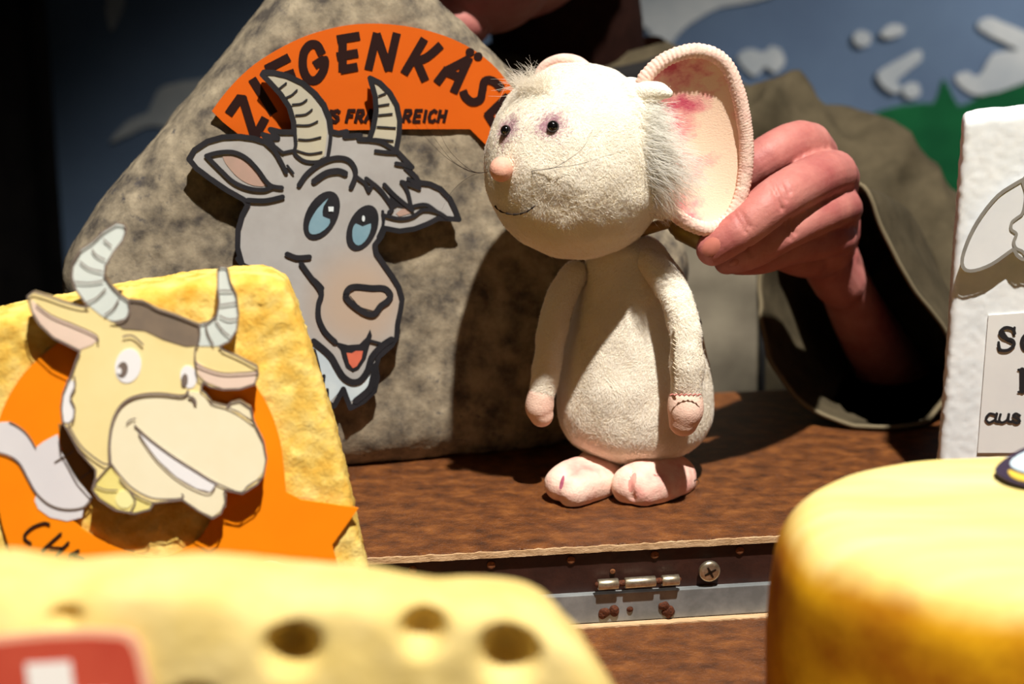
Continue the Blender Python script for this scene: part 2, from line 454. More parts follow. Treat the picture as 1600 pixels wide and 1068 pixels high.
caseboard('side_rail', x1 - .014, x1, -.246, -.018, TAB_Z, -.0042, m_rail)
# steel strip (leaf of the piano hinge) and front half
caseboard('hinge_strip', x0, x1, -.0025, .0022, v_metal1 - .0006, v_metal0, m_steel, .0005)
FZ = v_metal1 - .0015                                      # top of the front half
caseboard('front_panel', x0, x1, .0024, .60, FZ - .006, FZ - .0002, m_wood, .0004)
def raw_strip():
    vs, fs = [], []; n = 260; g = random.Random(9)
    for i in range(n + 1):
        u = x0 + (x1 - x0) * i / n
        for v, w in ((FZ - .003, .0022), (FZ + .0006, .0022), (FZ + .0006 + g.uniform(-.0002, .0002), .0072 + g.uniform(-.0005, .0006)), (FZ - .003, .0074)): vs.append(cp.at(u, v, w))
    for i in range(n):
        for q in range(4): fs.append((4 * i + q, 4 * i + (q + 1) % 4, 4 * i + 4 + (q + 1) % 4, 4 * i + 4 + q))
    return pmesh(vs, fs, True)
mesh_obj('raw_edge', raw_strip(), m_edge, case)
caseboard('front_rail', x0, x1, .004, .018, TAB_Z, FZ - .006, m_rail)
caseboard('front_rail', x0, x1, .586, .60, TAB_Z, FZ - .006, m_rail)
caseboard('side_rail', x0, x0 + .014, .018, .586, TAB_Z, FZ - .006, m_rail)
caseboard('side_rail', x1 - .014, x1, .018, .586, TAB_Z, FZ - .006, m_rail)
# hinge knuckles on one pin
hg = mesh_obj('hinge', MB().add(*tube([cp.at(*cpx(934, 913, .0035), .0035), cp.at(*cpx(1060, 905, .0035), .0035)], .0018, 10)).me(False), m_rust, case, True)
for a, b in ((934, 966), (976, 1024), (1034, 1061)):
    ya, yb = 913 - (a - 934) * .063, 913 - (b - 934) * .063
    p, q = cp.at(*cpx(a, ya, .0035), .0035), cp.at(*cpx(b, yb, .0035), .0035)
    d = (q - p).normalized()
    prof = [(0, .6), (0, .0028 / .0031), (.0004, 1), (None, 1), (None, 1)]
    pts = [p, p + d * .0004, q - d * .0004, q]
    mesh_obj('knuckle', MB().add(*tube(pts, [.0028, .0031, .0031, .0028], 18, caps=False)).me(False), m_nickel, hg, True)
# screw
def disc_head(c, r, h, mat, name, parent, cross=False, dome=.6):
    vs, fs = [], []; seg = 24; pr = [(r, 0), (r, h * .5), (r * .9, h * .85), (r * .6, h), (r * .3, h * 1.02)]
    for rr, hh in pr:
        for j in range(seg):
            a = 2 * math.pi * j / seg; vs.append(c + cp.u * rr * math.cos(a) + cp.v * rr * math.sin(a) + cp.n * hh)
    for i in range(len(pr) - 1):
        for j in range(seg): fs.append((i * seg + j, i * seg + (j + 1) % seg, (i + 1) * seg + (j + 1) % seg, (i + 1) * seg + j))
    fs.append(tuple((len(pr) - 1) * seg + j for j in range(seg)))
    return mesh_obj(name, pmesh(vs, fs), mat, parent, True)
scx = cp.at(*cpx(1108, 891)); scr = disc_head(scx, .0062, .0028, m_nickel, 'screw', case)
mb = MB(); m_slot = M('slot_dark', (40, 26, 14), rough=.6, metal=.4)
for k in range(4):
    a = R(28 + 90 * k); d = cp.u * math.cos(a) + cp.v * math.sin(a); e = cp.n.cross(d)
    c = scx + cp.n * .0031
    mb.add([c + e * .0008, c - e * .0008, c + d * .0036 - e * .0005, c + d * .0036 + e * .0005], [(0, 1, 2, 3)])
mesh_obj('cross_slot', mb.me(False), m_slot, scr)
for px, py in ((645, 891), (768, 884), (893, 876), (1024, 868), (1157, 861), (958, 894), (700, 930)):
    disc_head(cp.at(*cpx(px, py), -.0015), .0024 if py != 894 else .0016, .0007, m_rust2, 'nail_head', case)
def rustlump(px, py, r, sd):
    me = pmesh(*ellipsoid(cp.at(*cpx(px, py, .002), .0022), (r * 1.1, r * .7, r), None, 20, 12)); me.update()
    displace(me, lambda c: fbm(c, 260, 2, sd) * r * .35)
    return mesh_obj('rusty_nail', me, m_rust, case, True)
rustlump(944, 957, .0032, 1); rustlump(959, 952, .003, 2); rustlump(1036, 946, .0026, 3); rustlump(1044, 955, .0034, 4); rustlump(984, 951, .0016, 5)

# ================================================================ cheeses
def slabshape(pl, outline, thick, rnd, inset=None, voxel=.003, sm=2, floor=0.0):
    """a thick slab with rounded edges: outline (u, v) in the plane, body behind it"""
    n = len(outline); P = [Vector(p) for p in outline]
    ar = sum(P[i].x * P[(i + 1) % n].y - P[(i + 1) % n].x * P[i].y for i in range(n))
    sg = 1 if ar > 0 else -1
    N = []
    for i in range(n):
        d = (P[(i + 1) % n] - P[i - 1]); N.append(Vector((d.y, -d.x)).normalized() * sg)
    rings = []
    for q in range(0, 91, 18): a = R(q); rings.append((-rnd * (1 - math.sin(a)), -rnd * (1 - math.cos(a))))
    rings = [(i, w) for i, w in rings]; rings += [(i, -thick - w) for i, w in rings[::-1]]
    vs, fs = [], []
    for ins, w in rings:
        for p, m in zip(P, N): vs.append(pl.at(p.x + m.x * ins, p.y + m.y * ins, w))
    for k in range(len(rings) - 1):
        for i in range(n): fs.append((k * n + i, k * n + (i + 1) % n, (k + 1) * n + (i + 1) % n, (k + 1) * n + i))
    L3 = [[Vector((v.x + m.x * rings[0][0], v.y + m.y * rings[0][0], 0)) for v, m in zip(P, N)]]
    tr = tessellate_polygon(L3); off = (len(rings) - 1) * n
    for t in tr: fs.append(tuple(t)); fs.append(tuple(i + off for i in t)[::-1])
    me = pmesh(vs, fs, True)
    r = remesh(me, voxel, sm); c = co_of(r); c[:, 2] = np.maximum(c[:, 2], floor + .0004); setco(r, c); return r

# ---- goat cheese wedge ------------------------------------------------------
gp = Plane(G(560, 737, 0), 14, 7)
goat_out = [(505, -90), (560, -112), (625, -85), (700, 0), (800, 92), (900, 190), (1000, 288), (1070, 358), (1096, 405), (1086, 470), (1040, 570), (970, 660), (900, 703), (860, 716), (760, 727), (650, 738), (560, 745), (450, 748), (300, 740), (200, 700), (140, 620), (106, 520), (96, 440), (112, 393), (175, 305), (243, 228), (330, 122), (425, 2)]
cheese = thing('goat_cheese', 'large grey mottled cheese wedge with goat cutout and orange banner', 'cheese prop', gp.at(0, 0, -.05))
m_rind = M('grey_rind', (76, 70, 64), (160, 147, 124), scale=58, detail=12, rough=.85, spec=.15, bump=.3, bscale=340, lo_=.34, hi_=.66, c3=(128, 117, 99))
uvs = [gp.uv(*p) for p in smooth(goat_out, True, 4)]
me = slabshape(gp, uvs, .10, .03, voxel=.0035, sm=4)
displace(me, lambda c: fbm(c, 30, 3, 4) * .0012 + fbm(c, 160, 2, 9) * .0006)
c = co_of(me); c[:, 2] = np.maximum(c[:, 2], .0004); setco(me, c)
mesh_obj('rind', me, m_rind, cheese, True)
# darker specks of the rind painted with fine stains in the material
nt = m_rind.node_tree; pb = nt.nodes['Principled BSDF']; oldc = pb.inputs['Base Color'].links[0].from_socket
n2 = nt.nodes.new('ShaderNodeTexNoise'); n2.inputs['Scale'].default_value = 120; n2.inputs['Detail'].default_value = 8; n2.inputs['Roughness'].default_value = .7
r2 = nt.nodes.new('ShaderNodeValToRGB'); r2.color_ramp.elements[0].position = .56; r2.color_ramp.elements[1].position = .70; r2.color_ramp.elements[0].color = (0, 0, 0, 1); r2.color_ramp.elements[1].color = (1, 1, 1, 1)
n3 = nt.nodes.new('ShaderNodeTexNoise'); n3.inputs['Scale'].default_value = 14; n3.inputs['Detail'].default_value = 3
r3 = nt.nodes.new('ShaderNodeValToRGB'); r3.color_ramp.elements[0].position = .42; r3.color_ramp.elements[1].position = .62
mu = nt.nodes.new('ShaderNodeMath'); mu.operation = 'MULTIPLY'
mx = nt.nodes.new('ShaderNodeMix'); mx.data_type = 'RGBA'; mx.inputs[7].default_value = lin((66, 64, 68))
tcn = [x for x in nt.nodes if x.type == 'TEX_COORD'][0]
for nn in (n2, n3): nt.links.new(tcn.outputs['Object'], nn.inputs['Vector'])
nt.links.new(n2.outputs['Fac'], r2.inputs[0]); nt.links.new(n3.outputs['Fac'], r3.inputs[0])
nt.links.new(r2.outputs[0], mu.inputs[0]); nt.links.new(r3.outputs[0], mu.inputs[1]); nt.links.new(mu.outputs[0], mx.inputs[0])
nt.links.new(oldc, mx.inputs[6]); nt.links.new(mx.outputs[2], pb.inputs['Base Color'])

m_orange = M('orange_card', (206, 92, 8), (198, 86, 6), scale=10, rough=.6, spec=.2)
m_ink = M('dark_ink', (34, 10, 6), rough=.6, spec=.2)
gl = Art(gp, .0011)
z5 = zoomf(320, 0, 3.2); z1 = zoomf(330, 20, 4.856); z2 = zoomf(560, 20, 4.854)
ban = gl.fill('banner', m_orange, cheese, z5(smooth([(35, 555), (90, 480), (160, 400), (250, 320), (360, 250), (480, 190), (600, 150), (720, 125), (840, 118), (960, 125), (1080, 145), (1200, 180), (1300, 225), (1380, 275), (1460, 345), (1545, 450), (1600, 520)], False, 3) + [(1415, 735), (1325, 645), (1000, 645), (640, 652), (430, 660), (300, 720), (180, 680), (90, 610)]), w=.0008, t=.0016, label='orange arched banner')
LW = 13.4
def word_strokes(fz, lst): return [(fz(p), LW, s, 'flat') if abs(p[0][0] - p[-1][0]) + abs(p[0][1] - p[-1][1]) > 8 else (fz(p), LW, s) for p, s in lst]
L1 = word_strokes(z1, [([(140, 755), (212, 652), (240, 655), (320, 915), (345, 915), (402, 812)], 0), ([(318, 515), (465, 750)], 0),
  ([(430, 420), (575, 345)], 0), ([(440, 420), (540, 620)], 0), ([(485, 505), (615, 460)], 0), ([(540, 615), (660, 570)], 0),
  ([(832, 300), (800, 245), (745, 245), (700, 310), (696, 420), (735, 500), (795, 508), (848, 440), (858, 358), (795, 390)], 1),
  ([(970, 200), (1108, 178)], 0), ([(995, 200), (995, 430)], 0), ([(968, 330), (1095, 308)], 0), ([(995, 430), (1092, 412)], 0)])
L2 = word_strokes(z2, [([(77, 415), (135, 170)], 0), ([(140, 175), (225, 420)], 0), ([(228, 420), (285, 170)], 0),
  ([(352, 448), (490, 212)], 0), ([(400, 372), (510, 340), (612, 255)], 1), ([(440, 365), (498, 500)], 0),
  ([(600, 520), (660, 440), (832, 352)], 0), ([(832, 352), (725, 590)], 0), ([(650, 440), (765, 490)], 0), ([(840, 298), (846, 298)], 0), ([(902, 330), (908, 330)], 0),
  ([(1075, 565), (1015, 515), (955, 518), (938, 585), (920, 655), (862, 675), (812, 640), (795, 605)], 1),
  ([(980, 775), (1120, 640)], 0), ([(980, 775), (1030, 855)], 0), ([(1042, 712), (1095, 790)], 0), ([(1120, 640), (1170, 715)], 0)])
gl.strokes('lettering', m_ink, ban, L1 + L2, w=.0012)
GLY = {'A': [[(0, 0), (.5, 1), (.62, 1), (1, 0)], [(.2, .35), (.85, .35)]], 'U': [[(.05, 1), (.05, .25), (.3, 0), (.65, 0), (.92, .25), (.92, 1)]],
 'S': [[(.92, .85), (.6, 1), (.2, .92), (.1, .72), (.4, .52), (.78, .4), (.88, .2), (.6, 0), (.2, .02), (0, .15)]], 'F': [[(0, 0), (.15, 1), (.95, 1)], [(.08, .52), (.75, .52)]],
 'R': [[(0, 0), (.15, 1), (.8, 1), (.92, .75), (.7, .5), (.1, .48)], [(.4, .48), (.9, 0)]], 'N': [[(0, 0), (.1, 1), (.85, 0), (.95, 1)]], 'K': [[(0, 0), (.12, 1)], [(.95, 1), (.1, .45), (.9, 0)]],
 'E': [[(.95, 1), (.15, 1), (.02, 0), (.85, 0)], [(.08, .52), (.8, .52)]], 'I': [[(.4, 0), (.5, 1)]], 'C': [[(.95, .85), (.6, 1), (.15, .8), (.02, .4), (.2, .05), (.6, 0), (.9, .15)]],
 'H': [[(0, 0), (.12, 1)], [(.82, 0), (.95, 1)], [(.08, .5), (.88, .5)]]}
small = []
for ch, x in zip('AUSFRANKREICH', (540, 590, 632, 706, 752, 800, 850, 905, 990, 1042, 1088, 1116, 1164)):
    w_ = 18 if ch == 'I' else 36
    for st in GLY[ch]: small.append((z5([(x + a * w_ + 8 * b, 607 - 55 * b) for a, b in st]), 5.4, 0, 'flat'))
gl.strokes('small_lettering', m_ink, ban, small, w=.0012)

# ---- the goat: a board cutout fixed on spacers in front of the rind
z3 = zoomf(280, 90, 2.967); z4 = zoomf(340, 380, 3.339); z6s = zoomf(470, 480, 4.54)
goat = z3([(45, 470), (70, 428), (130, 388), (200, 368), (280, 365), (345, 374), (402, 392), (432, 402), (388, 357), (440, 372), (456, 372), (422, 333), (475, 345), (532, 345), (530, 300), (510, 230), (470, 170), (420, 115), (385, 80), (392, 68), (440, 70), (500, 84), (570, 117), (630, 167), (670, 217), (695, 280), (703, 342), (738, 350), (775, 343), (768, 365), (838, 360), (834, 378), (880, 380), (900, 320), (912, 250), (908, 180), (892, 125), (884, 95), (930, 117), (975, 162), (1008, 220), (1022, 290), (1018, 360), (1005, 430), (1030, 456), (1078, 508), (1050, 508), (1098, 555), (1110, 578), (1160, 584), (1210, 607), (1253, 652), (1278, 702), (1296, 750), (1240, 745), (1200, 744), (1150, 770), (1090, 793), (1020, 803), (952, 790), (935, 830), (906, 868), (912, 905), (950, 960), (985, 1010), (1016, 1060)]) \
 + z4([(945, 230), (962, 290), (953, 350), (938, 420), (933, 490), (908, 530), (840, 590), (825, 640), (833, 700), (818, 770), (760, 823), (692, 858), (655, 758), (606, 848), (575, 832), (555, 800), (535, 740), (515, 670), (488, 580), (458, 490), (428, 410), (388, 290), (368, 212), (330, 178), (200, 147), (130, 112), (105, 80)]) \
 + z3([(290, 955), (270, 880), (272, 800), (292, 730), (318, 680), (300, 658), (220, 613), (140, 558), (80, 513)])
GO = .0105
ga = Art(gp, GO)
m_gboard = M('goat_board_edge', (36, 34, 40), (48, 44, 46), scale=80, rough=.7, spec=.2)
m_gface = M('goat_paint_grey', (168, 165, 162), (156, 152, 148), scale=30, rough=.75, spec=.15)
m_gtan = M('goat_paint_tan', (176, 158, 140), (164, 150, 138), scale=22, rough=.75, spec=.15)
m_gblack = M('goat_paint_black', (26, 26, 30), (36, 34, 38), scale=60, rough=.65, spec=.25)
m_horn = M('goat_paint_horn', (182, 174, 150), (170, 164, 148), scale=20, rough=.75, spec=.15)
m_gpink = M('goat_paint_pink', (176, 144, 130), (164, 138, 124), scale=60, rough=.75, spec=.15)
m_eyeb = M('goat_paint_blue', (126, 156, 168), (110, 144, 158), scale=60, rough=.75)
m_tong = M('goat_paint_tongue', (206, 104, 78), (190, 92, 70), scale=90, rough=.75)
m_beard = M('goat_paint_white', (196, 206, 208), (180, 192, 198), scale=50, rough=.75)
gb = mesh_obj('goat_cutout', prism_me(gp, [ga.uv(goat)], GO - .005, GO), m_gface, cheese, label='painted grey goat head cutout with curved horns')
mb = MB(); mb.add(*stroke_v(gp, ga.uv(goat), 8.6 * ga.k, GO + .0006, True))
mesh_obj('outline', mb.me(False), m_gblack, gb, kind='stuff')
gb.data.materials.append(m_gboard)
for p in gb.data.polygons:
    if abs(p.normal.dot(gp.n)) < .5: p.material_index = 1
ga.fill('horn', m_horn, gb, z3([(395, 82), (440, 84), (500, 100), (560, 130), (615, 178), (652, 230), (678, 290), (685, 345), (680, 400), (672, 455), (640, 478), (580, 472), (540, 440), (548, 400), (545, 340), (540, 290), (520, 225), (480, 165), (430, 112)]))
ga.fill('horn', m_horn, gb, z3([(893, 110), (930, 130), (968, 175), (998, 225), (1010, 290), (1006, 360), (992, 430), (940, 395), (893, 380), (912, 320), (925, 250), (920, 180)]))
ga.fill('ear_lining', m_gpink, gb, z3([(200, 458), (260, 458), (320, 488), (370, 540), (408, 590), (350, 594), (290, 568), (240, 522)]), sm=2)
ga.fill('ear_lining', m_gpink, gb, z3([(1005, 722), (1030, 702), (1062, 698), (1072, 722), (1020, 736)]))
def airbrush(m, p, r, col):
    nt = m.node_tree; b = nt.nodes['Principled BSDF']; old = b.inputs['Base Color'].links[0].from_socket
    tc = [x for x in nt.nodes if x.type == 'TEX_COORD'][0]; vd = nt.nodes.new('ShaderNodeVectorMath'); vd.operation = 'DISTANCE'; vd.inputs[1].default_value = p
    mr = nt.nodes.new('ShaderNodeMapRange'); mr.interpolation_type = 'SMOOTHSTEP'; mr.inputs[1].default_value = r * .25; mr.inputs[2].default_value = r; mr.inputs[3].default_value = .9; mr.inputs[4].default_value = 0
    x = nt.nodes.new('ShaderNodeMix'); x.data_type = 'RGBA'; x.inputs[7].default_value = lin(col)
    nt.links.new(tc.outputs['Object'], vd.inputs[0]); nt.links.new(vd.outputs['Value'], mr.inputs[0]); nt.links.new(mr.outputs[0], x.inputs[0]); nt.links.new(old, x.inputs[6]); nt.links.new(x.outputs[2], b.inputs['Base Color'])
airbrush(m_gface, gp.at(*gp.uv(560, 470, GO), GO) - root_loc(cheese), .042, (178, 156, 136))
ga.fill('nose', m_gface, gb, z4([(690, 270), (720, 245), (800, 250), (870, 255), (885, 285), (840, 325), (810, 350), (740, 330)]), w=.0005)
ga.fill('beard', m_beard, gb, z4([(492, 525), (560, 565), (600, 620), (632, 690), (680, 730), (740, 738), (790, 695), (805, 690), (785, 760), (692, 825), (655, 752), (588, 825), (560, 800), (530, 690)]))
for e, hl in ((ell(660, 731, 122, 72, -62), None), (ell(849, 788, 112, 66, -66), None)): ga.fill('eye', m_gblack, gb, z3(e), w=.0005)
ga.fill('iris', m_eyeb, gb, z3(smooth([(600, 800), (605, 760), (640, 700), (690, 652), (668, 690), (665, 735), (698, 748), (690, 780), (650, 812), (615, 818)], True, 2)), w=.0008)
ga.fill('iris', m_eyeb, gb, z3(smooth([(806, 850), (802, 800), (818, 768), (850, 782), (888, 768), (882, 812), (860, 850), (830, 870)], True, 2)), w=.0008)
m_glint = M('paint_white', (205, 212, 214), rough=.7)
ga.fill('glint', m_glint, gb, z3([(690, 690), (715, 690), (714, 712), (692, 712)]), w=.0011)
ga.fill('glint', m_glint, gb, z3(ell(853, 745, 7, 14)), w=.0011)
ga.fill('mouth', m_gblack, gb, z4([(600, 508), (680, 530), (740, 525), (775, 490), (795, 448), (805, 480), (792, 530), (772, 600), (735, 655), (705, 668), (670, 645), (652, 595), (640, 550)]), w=.0005)
ga.fill('tongue', m_tong, gb, z4([(672, 570), (700, 572), (720, 560), (757, 560), (750, 600), (725, 640), (705, 650), (685, 625)]), w=.0008)
ga.fill('hair_wedge', m_gblack, gb, z3([(950, 582), (1000, 640), (1062, 700), (1010, 690), (962, 722), (985, 690), (975, 640)]), w=.0005)  # solid black wedge of the drawn hair
S3 = lambda p, w, s=1: (z3(p), w, s)
S4 = lambda p, w, s=1: (z4(p), w, s)
ga.strokes('painted_lines', m_gblack, gb, [
 S3([(125, 455), (180, 440), (250, 438), (310, 465), (360, 515), (400, 570), (430, 595), (475, 602)], 7), S3([(130, 460), (190, 520), (250, 575), (320, 605), (390, 612), (430, 598)], 7),
 S3([(318, 660), (400, 662), (478, 645)], 8), S3([(402, 394), (440, 430), (470, 480), (495, 530)], 7), S3([(500, 500), (528, 535)], 4), S3([(432, 402), (480, 440), (530, 430)], 5, 0),
 S3([(535, 345), (540, 400), (535, 442), (580, 478), (640, 482), (688, 462)], 5.5), S3([(703, 340), (698, 400), (688, 460)], 6),
 S3([(465, 142), (495, 118)], 3, 0), S3([(497, 184), (522, 172), (545, 150)], 3), S3([(525, 217), (565, 212), (590, 195)], 3), S3([(540, 267), (585, 262), (615, 240)], 3), S3([(545, 312), (600, 312), (640, 295)], 3), S3([(553, 378), (600, 380), (655, 368)], 3), S3([(545, 430), (600, 445), (660, 437)], 3),
 S3([(880, 380), (940, 392), (1005, 432)], 7), S3([(925, 177), (955, 165)], 3, 0), S3([(925, 222), (970, 215)], 3, 0), S3([(925, 266), (985, 260)], 3, 0), S3([(918, 320), (1000, 325)], 3, 0), S3([(905, 375), (990, 385)], 3, 0),
 S3([(910, 432), (960, 438), (1010, 440)], 6), S3([(1005, 490), (1040, 496), (1078, 508)], 7, 0),
 S3([(555, 590), (590, 540), (650, 492), (720, 465), (780, 472), (812, 510), (815, 552), (796, 600)], 8), S3([(625, 572), (680, 535), (735, 525), (768, 536)], 10),
 S3([(822, 552), (860, 580), (878, 618), (895, 588)], 6, 0), S3([(866, 560), (930, 612), (985, 690), (972, 716)], 7), S3([(950, 588), (1000, 640), (1080, 706)], 7), S3([(1030, 575), (1058, 620), (1076, 700)], 6), S3([(1030, 575), (1075, 590), (1112, 605)], 7), S3([(1060, 560), (1112, 590)], 6),
 S3([(1070, 692), (1140, 680), (1192, 712)], 6), S3([(950, 730), (1020, 746), (1080, 736), (1130, 705), (1195, 714), (1240, 742)], 6), S3([(942, 712), (945, 770), (920, 830)], 5),
 S3([(500, 910), (545, 926), (602, 923)], 8.5), (z3([(565, 955), (620, 1030), (660, 1067)]) + z4([(500, 190), (540, 255), (525, 320), (527, 390), (560, 460), (612, 512)]), 8.5, 1),
 (z4([(668, 270), (685, 235), (725, 225), (800, 232), (868, 234), (900, 268), (885, 300), (850, 325), (815, 368), (770, 362), (720, 330), (685, 300)]), 10, 1, True),
 S4([(800, 508), (845, 520)], 5, 0), S4([(500, 510), (550, 550), (592, 592), (622, 645), (655, 695), (700, 722), (745, 712), (782, 660), (805, 590), (860, 530), (905, 500)], 10.5),
 S4([(820, 640), (810, 700), (790, 760), (720, 820)], 11), S4([(553, 690), (545, 760), (556, 800)], 6, 0), S4([(570, 762), (570, 815)], 6, 0), S4([(500, 560), (520, 640), (530, 700)], 8),
], w=.0009)
for px, py in ((470, 350), (560, 480)):                    # spacer blocks behind the board
    u, v = gp.uv(px, py); mesh_obj('spacer', pmesh(*boxat(gp, u - .014, u + .014, v - .014, v + .014, -.004, GO - .005, .001)), M('spacer_wood', (140, 110, 80), rough=.8), cheese)

# ---- yellow foam cheese with the cow ----------------------------------------
BZ = FZ                                                   # top of the front half: what the near cheeses stand on
def base_plane(px, py, y, yaw, lean):
    return Plane(W(px, py, y), yaw, lean)
yp = base_plane(280, 700, .785, 8, 9)
vb = (BZ - yp.o.z) / yp.v.z                               # v where the plane meets the board
m_foam = M('yellow_foam', (214, 160, 56), (238, 212, 126), scale=60, detail=8, rough=.9, spec=.1, bump=.45, bscale=650, lo_=.3, hi_=.62, c3=(227, 188, 90))
cowch = thing('cow_cheese', 'yellow foam cheese block with cartoon cow head and orange ring banner', 'cheese prop', yp.at(0, vb, -.04))
yo = [(-150, 530), (0, 493), (100, 474), (220, 452), (330, 436), (400, 431), (436, 440), (456, 462), (480, 530), (520, 655), (550, 775), (575, 890)]
yuv = [yp.uv(*p) for p in smooth(yo, False, 4)]
e1 = yp.uv(575, 890); e0 = yp.uv(550, 775); kx = (e1[0] - e0[0]) / (e1[1] - e0[1])
yuv = yuv + [(e1[0] + (vb + .003 - e1[1]) * kx * .8, vb + .003), (yuv[0][0] - .01, vb + .003)]
def dens(l, st=.006):
    out = []
    for i in range(len(l)):
        a, b = Vector(l[i]), Vector(l[(i + 1) % len(l)]); m = max(1, int((b - a).length / st))
        out += [tuple(a + (b - a) * j / m) for j in range(m)]
    return out
me = slabshape(yp, dens(yuv), .075, .006, voxel=.0024, sm=1, floor=BZ)
displace(me, lambda c: fbm(c, 260, 2, 2) * .0007 + vnoise(c, 620, 7) * .0006)
c = co_of(me); c[:, 2] = np.maximum(c[:, 2], BZ + .0004); setco(me, c)
mesh_obj('foam_block', me, m_foam, cowch, True)
yl = Art(yp, .0022)
m_or2 = M('orange_card_bright', (250, 142, 4), (245, 134, 3), scale=10, rough=.6, spec=.2)
r3 = zoomf(0, 600, 3.815); r4 = zoomf(150, 600, 4.448); r6 = zoomf(0, 330, 3.4455); r7 = zoomf(0, 580, 2.667)
outer = smooth([(90, 536), (60, 560), (30, 592), (4, 640), (-12, 700), (-8, 760), (4, 820)], False, 3) + [(14, 852), (20, 940), (545, 940), (530, 890), (519, 850), (560, 793), (470, 780)] + smooth([(447, 768), (440, 700), (426, 650), (402, 606), (370, 575), (320, 545), (250, 520), (170, 515)], False, 3)
inner = smooth([(110, 808), (170, 850), (240, 868), (300, 850), (333, 805), (345, 740), (338, 660), (300, 605), (200, 580), (130, 625), (98, 700), (96, 760)], True, 3)
yb = yl.fill('ring_banner', m_or2, cowch, outer, w=.0008, t=.0016, holes=[inner[::-1]], label='orange ring shaped banner')
m_lt = M('pale_glove', (226, 222, 222), (216, 212, 214), scale=12, rough=.75)
m_gry = M('cow_line', (112, 98, 90), (128, 112, 102), scale=90, rough=.75)
m_brn = M('shade_brown', (150, 112, 64), rough=.75)
yg = yl.fill('printed_glove', m_lt, yb, r3([(-40, 235), (0, 225), (60, 222), (110, 245), (160, 290), (215, 375), (260, 340), (345, 295), (370, 400), (430, 510), (545, 670), (500, 735), (490, 790), (400, 812), (300, 790), (230, 740), (208, 690), (220, 640), (170, 560), (120, 470), (60, 425), (-40, 395)]), w=.0011)
yl.fill('foam_shade', m_brn, yb, r3([(350, 232), (382, 240), (440, 360), (560, 470), (590, 530), (556, 668), (480, 570), (400, 450), (365, 360)]), w=.0012)  # brown patch painted where the foam lies in the cow head's shadow
yl.strokes('printed_lines', m_gry, yb, [(r3([(-40, 395), (60, 425), (120, 470), (170, 560), (220, 645), (300, 715), (400, 742), (500, 728), (548, 672)]), 3.2, 1), (r3([(215, 375), (165, 295), (110, 247), (60, 222)]), 2.4, 1), (r3([(330, 460), (440, 395)]), 2.4, 0), (r3([(480, 560), (560, 500)]), 2.4, 0)], w=.0014)
m_ink2 = M('black_ink', (24, 16, 10), rough=.6)
yl.strokes('lettering', m_ink2, yb, [(r3([(295, 830), (265, 822), (200, 845), (155, 885), (150, 915), (185, 942)]), 4.4, 1), (r3([(365, 885), (275, 965), (255, 985)]), 4.4, 0), (r3([(410, 938), (370, 978), (340, 1010)]), 4.4, 0), (r3([(300, 968), (380, 970)]), 4, 0),
  (r3([(470, 985), (420, 1010), (400, 1060)]), 4.4, 0), (r3([(440, 1012), (500, 1030)]), 4, 0), (r3([(400, 1060), (470, 1090)]), 4, 0)], w=.0014)
yl.strokes('lower_print', M('lower_print', (226, 214, 196), rough=.8), yb, [([(385, 905), (400, 888), (420, 880), (440, 884), (462, 890)], 16, 1)], w=.0011)
# cow head board
YO = .012
yc = Art(yp, YO)
m_cow = M('cow_yellow', (244, 226, 166), (238, 216, 150), scale=16, rough=.75, spec=.15)
m_muz = M('cow_muzzle', (244, 236, 206), (238, 226, 190), scale=14, rough=.75, spec=.15)
m_chorn = M('cow_horn', (220, 226, 218), (206, 214, 208), scale=30, rough=.75)
m_cear = M('cow_ear', (236, 210, 192), (226, 200, 180), scale=20, rough=.75)
m_chair = M('cow_hair', (146, 126, 104), (118, 104, 90), scale=24, rough=.8)
m_cwht = M('cow_white', (238, 236, 236), rough=.7)
m_cbow = M('cow_bow', (242, 228, 142), (234, 214, 120), scale=22, rough=.75)
m_cedge = M('cow_board_edge', (196, 170, 110), (120, 104, 84), scale=60, rough=.8)
hornL = r6([(600, 590), (540, 556), (470, 500), (410, 420), (388, 350), (394, 280), (436, 205), (500, 162), (560, 105), (630, 62), (668, 70), (682, 95), (662, 155), (610, 222), (570, 290), (562, 345), (600, 400), (650, 452), (692, 480), (698, 530), (680, 575), (640, 592)])
hornR = r6([(1070, 606), (1120, 596), (1165, 560), (1180, 490), (1172, 400), (1172, 312), (1186, 296), (1222, 300), (1240, 380), (1272, 450), (1284, 550), (1274, 640), (1232, 700), (1180, 725), (1070, 724)])
cow = r6([(150, 458), (180, 432), (260, 455), (340, 485), (430, 510), (476, 512)]) + hornL[3:19] + r6([(760, 480), (850, 525), (940, 555), (1000, 580)]) + hornR[:14] + r6([(1200, 745), (1270, 775), (1385, 835), (1390, 880), (1370, 930), (1290, 955), (1200, 957), (1130, 942), (1092, 915), (1082, 960)]) \
 + r7([(860, 95), (885, 130), (945, 145), (965, 128), (1000, 120), (1045, 150), (1058, 210), (1098, 290), (1110, 360), (1098, 430), (1072, 468), (1010, 507), (935, 492), (940, 540), (920, 590), (885, 610), (830, 580), (760, 532), (640, 546), (625, 573), (560, 590), (480, 575), (412, 530), (385, 490), (400, 440), (400, 408), (330, 330), (282, 240), (262, 212), (257, 150), (264, 92), (288, 30)]) + r6([(376, 900), (388, 870), (412, 800), (432, 752), (380, 725), (290, 680), (215, 610), (172, 540)])
cb = mesh_obj('cow_cutout', prism_me(yp, [yc.uv(cow)], YO - .007, YO), m_cow, cowch, label='cartoon cow head cutout with pale horns')
cb.data.materials.append(m_cedge)
for p in cb.data.polygons:
    if abs(p.normal.dot(yp.n)) < .5: p.material_index = 1
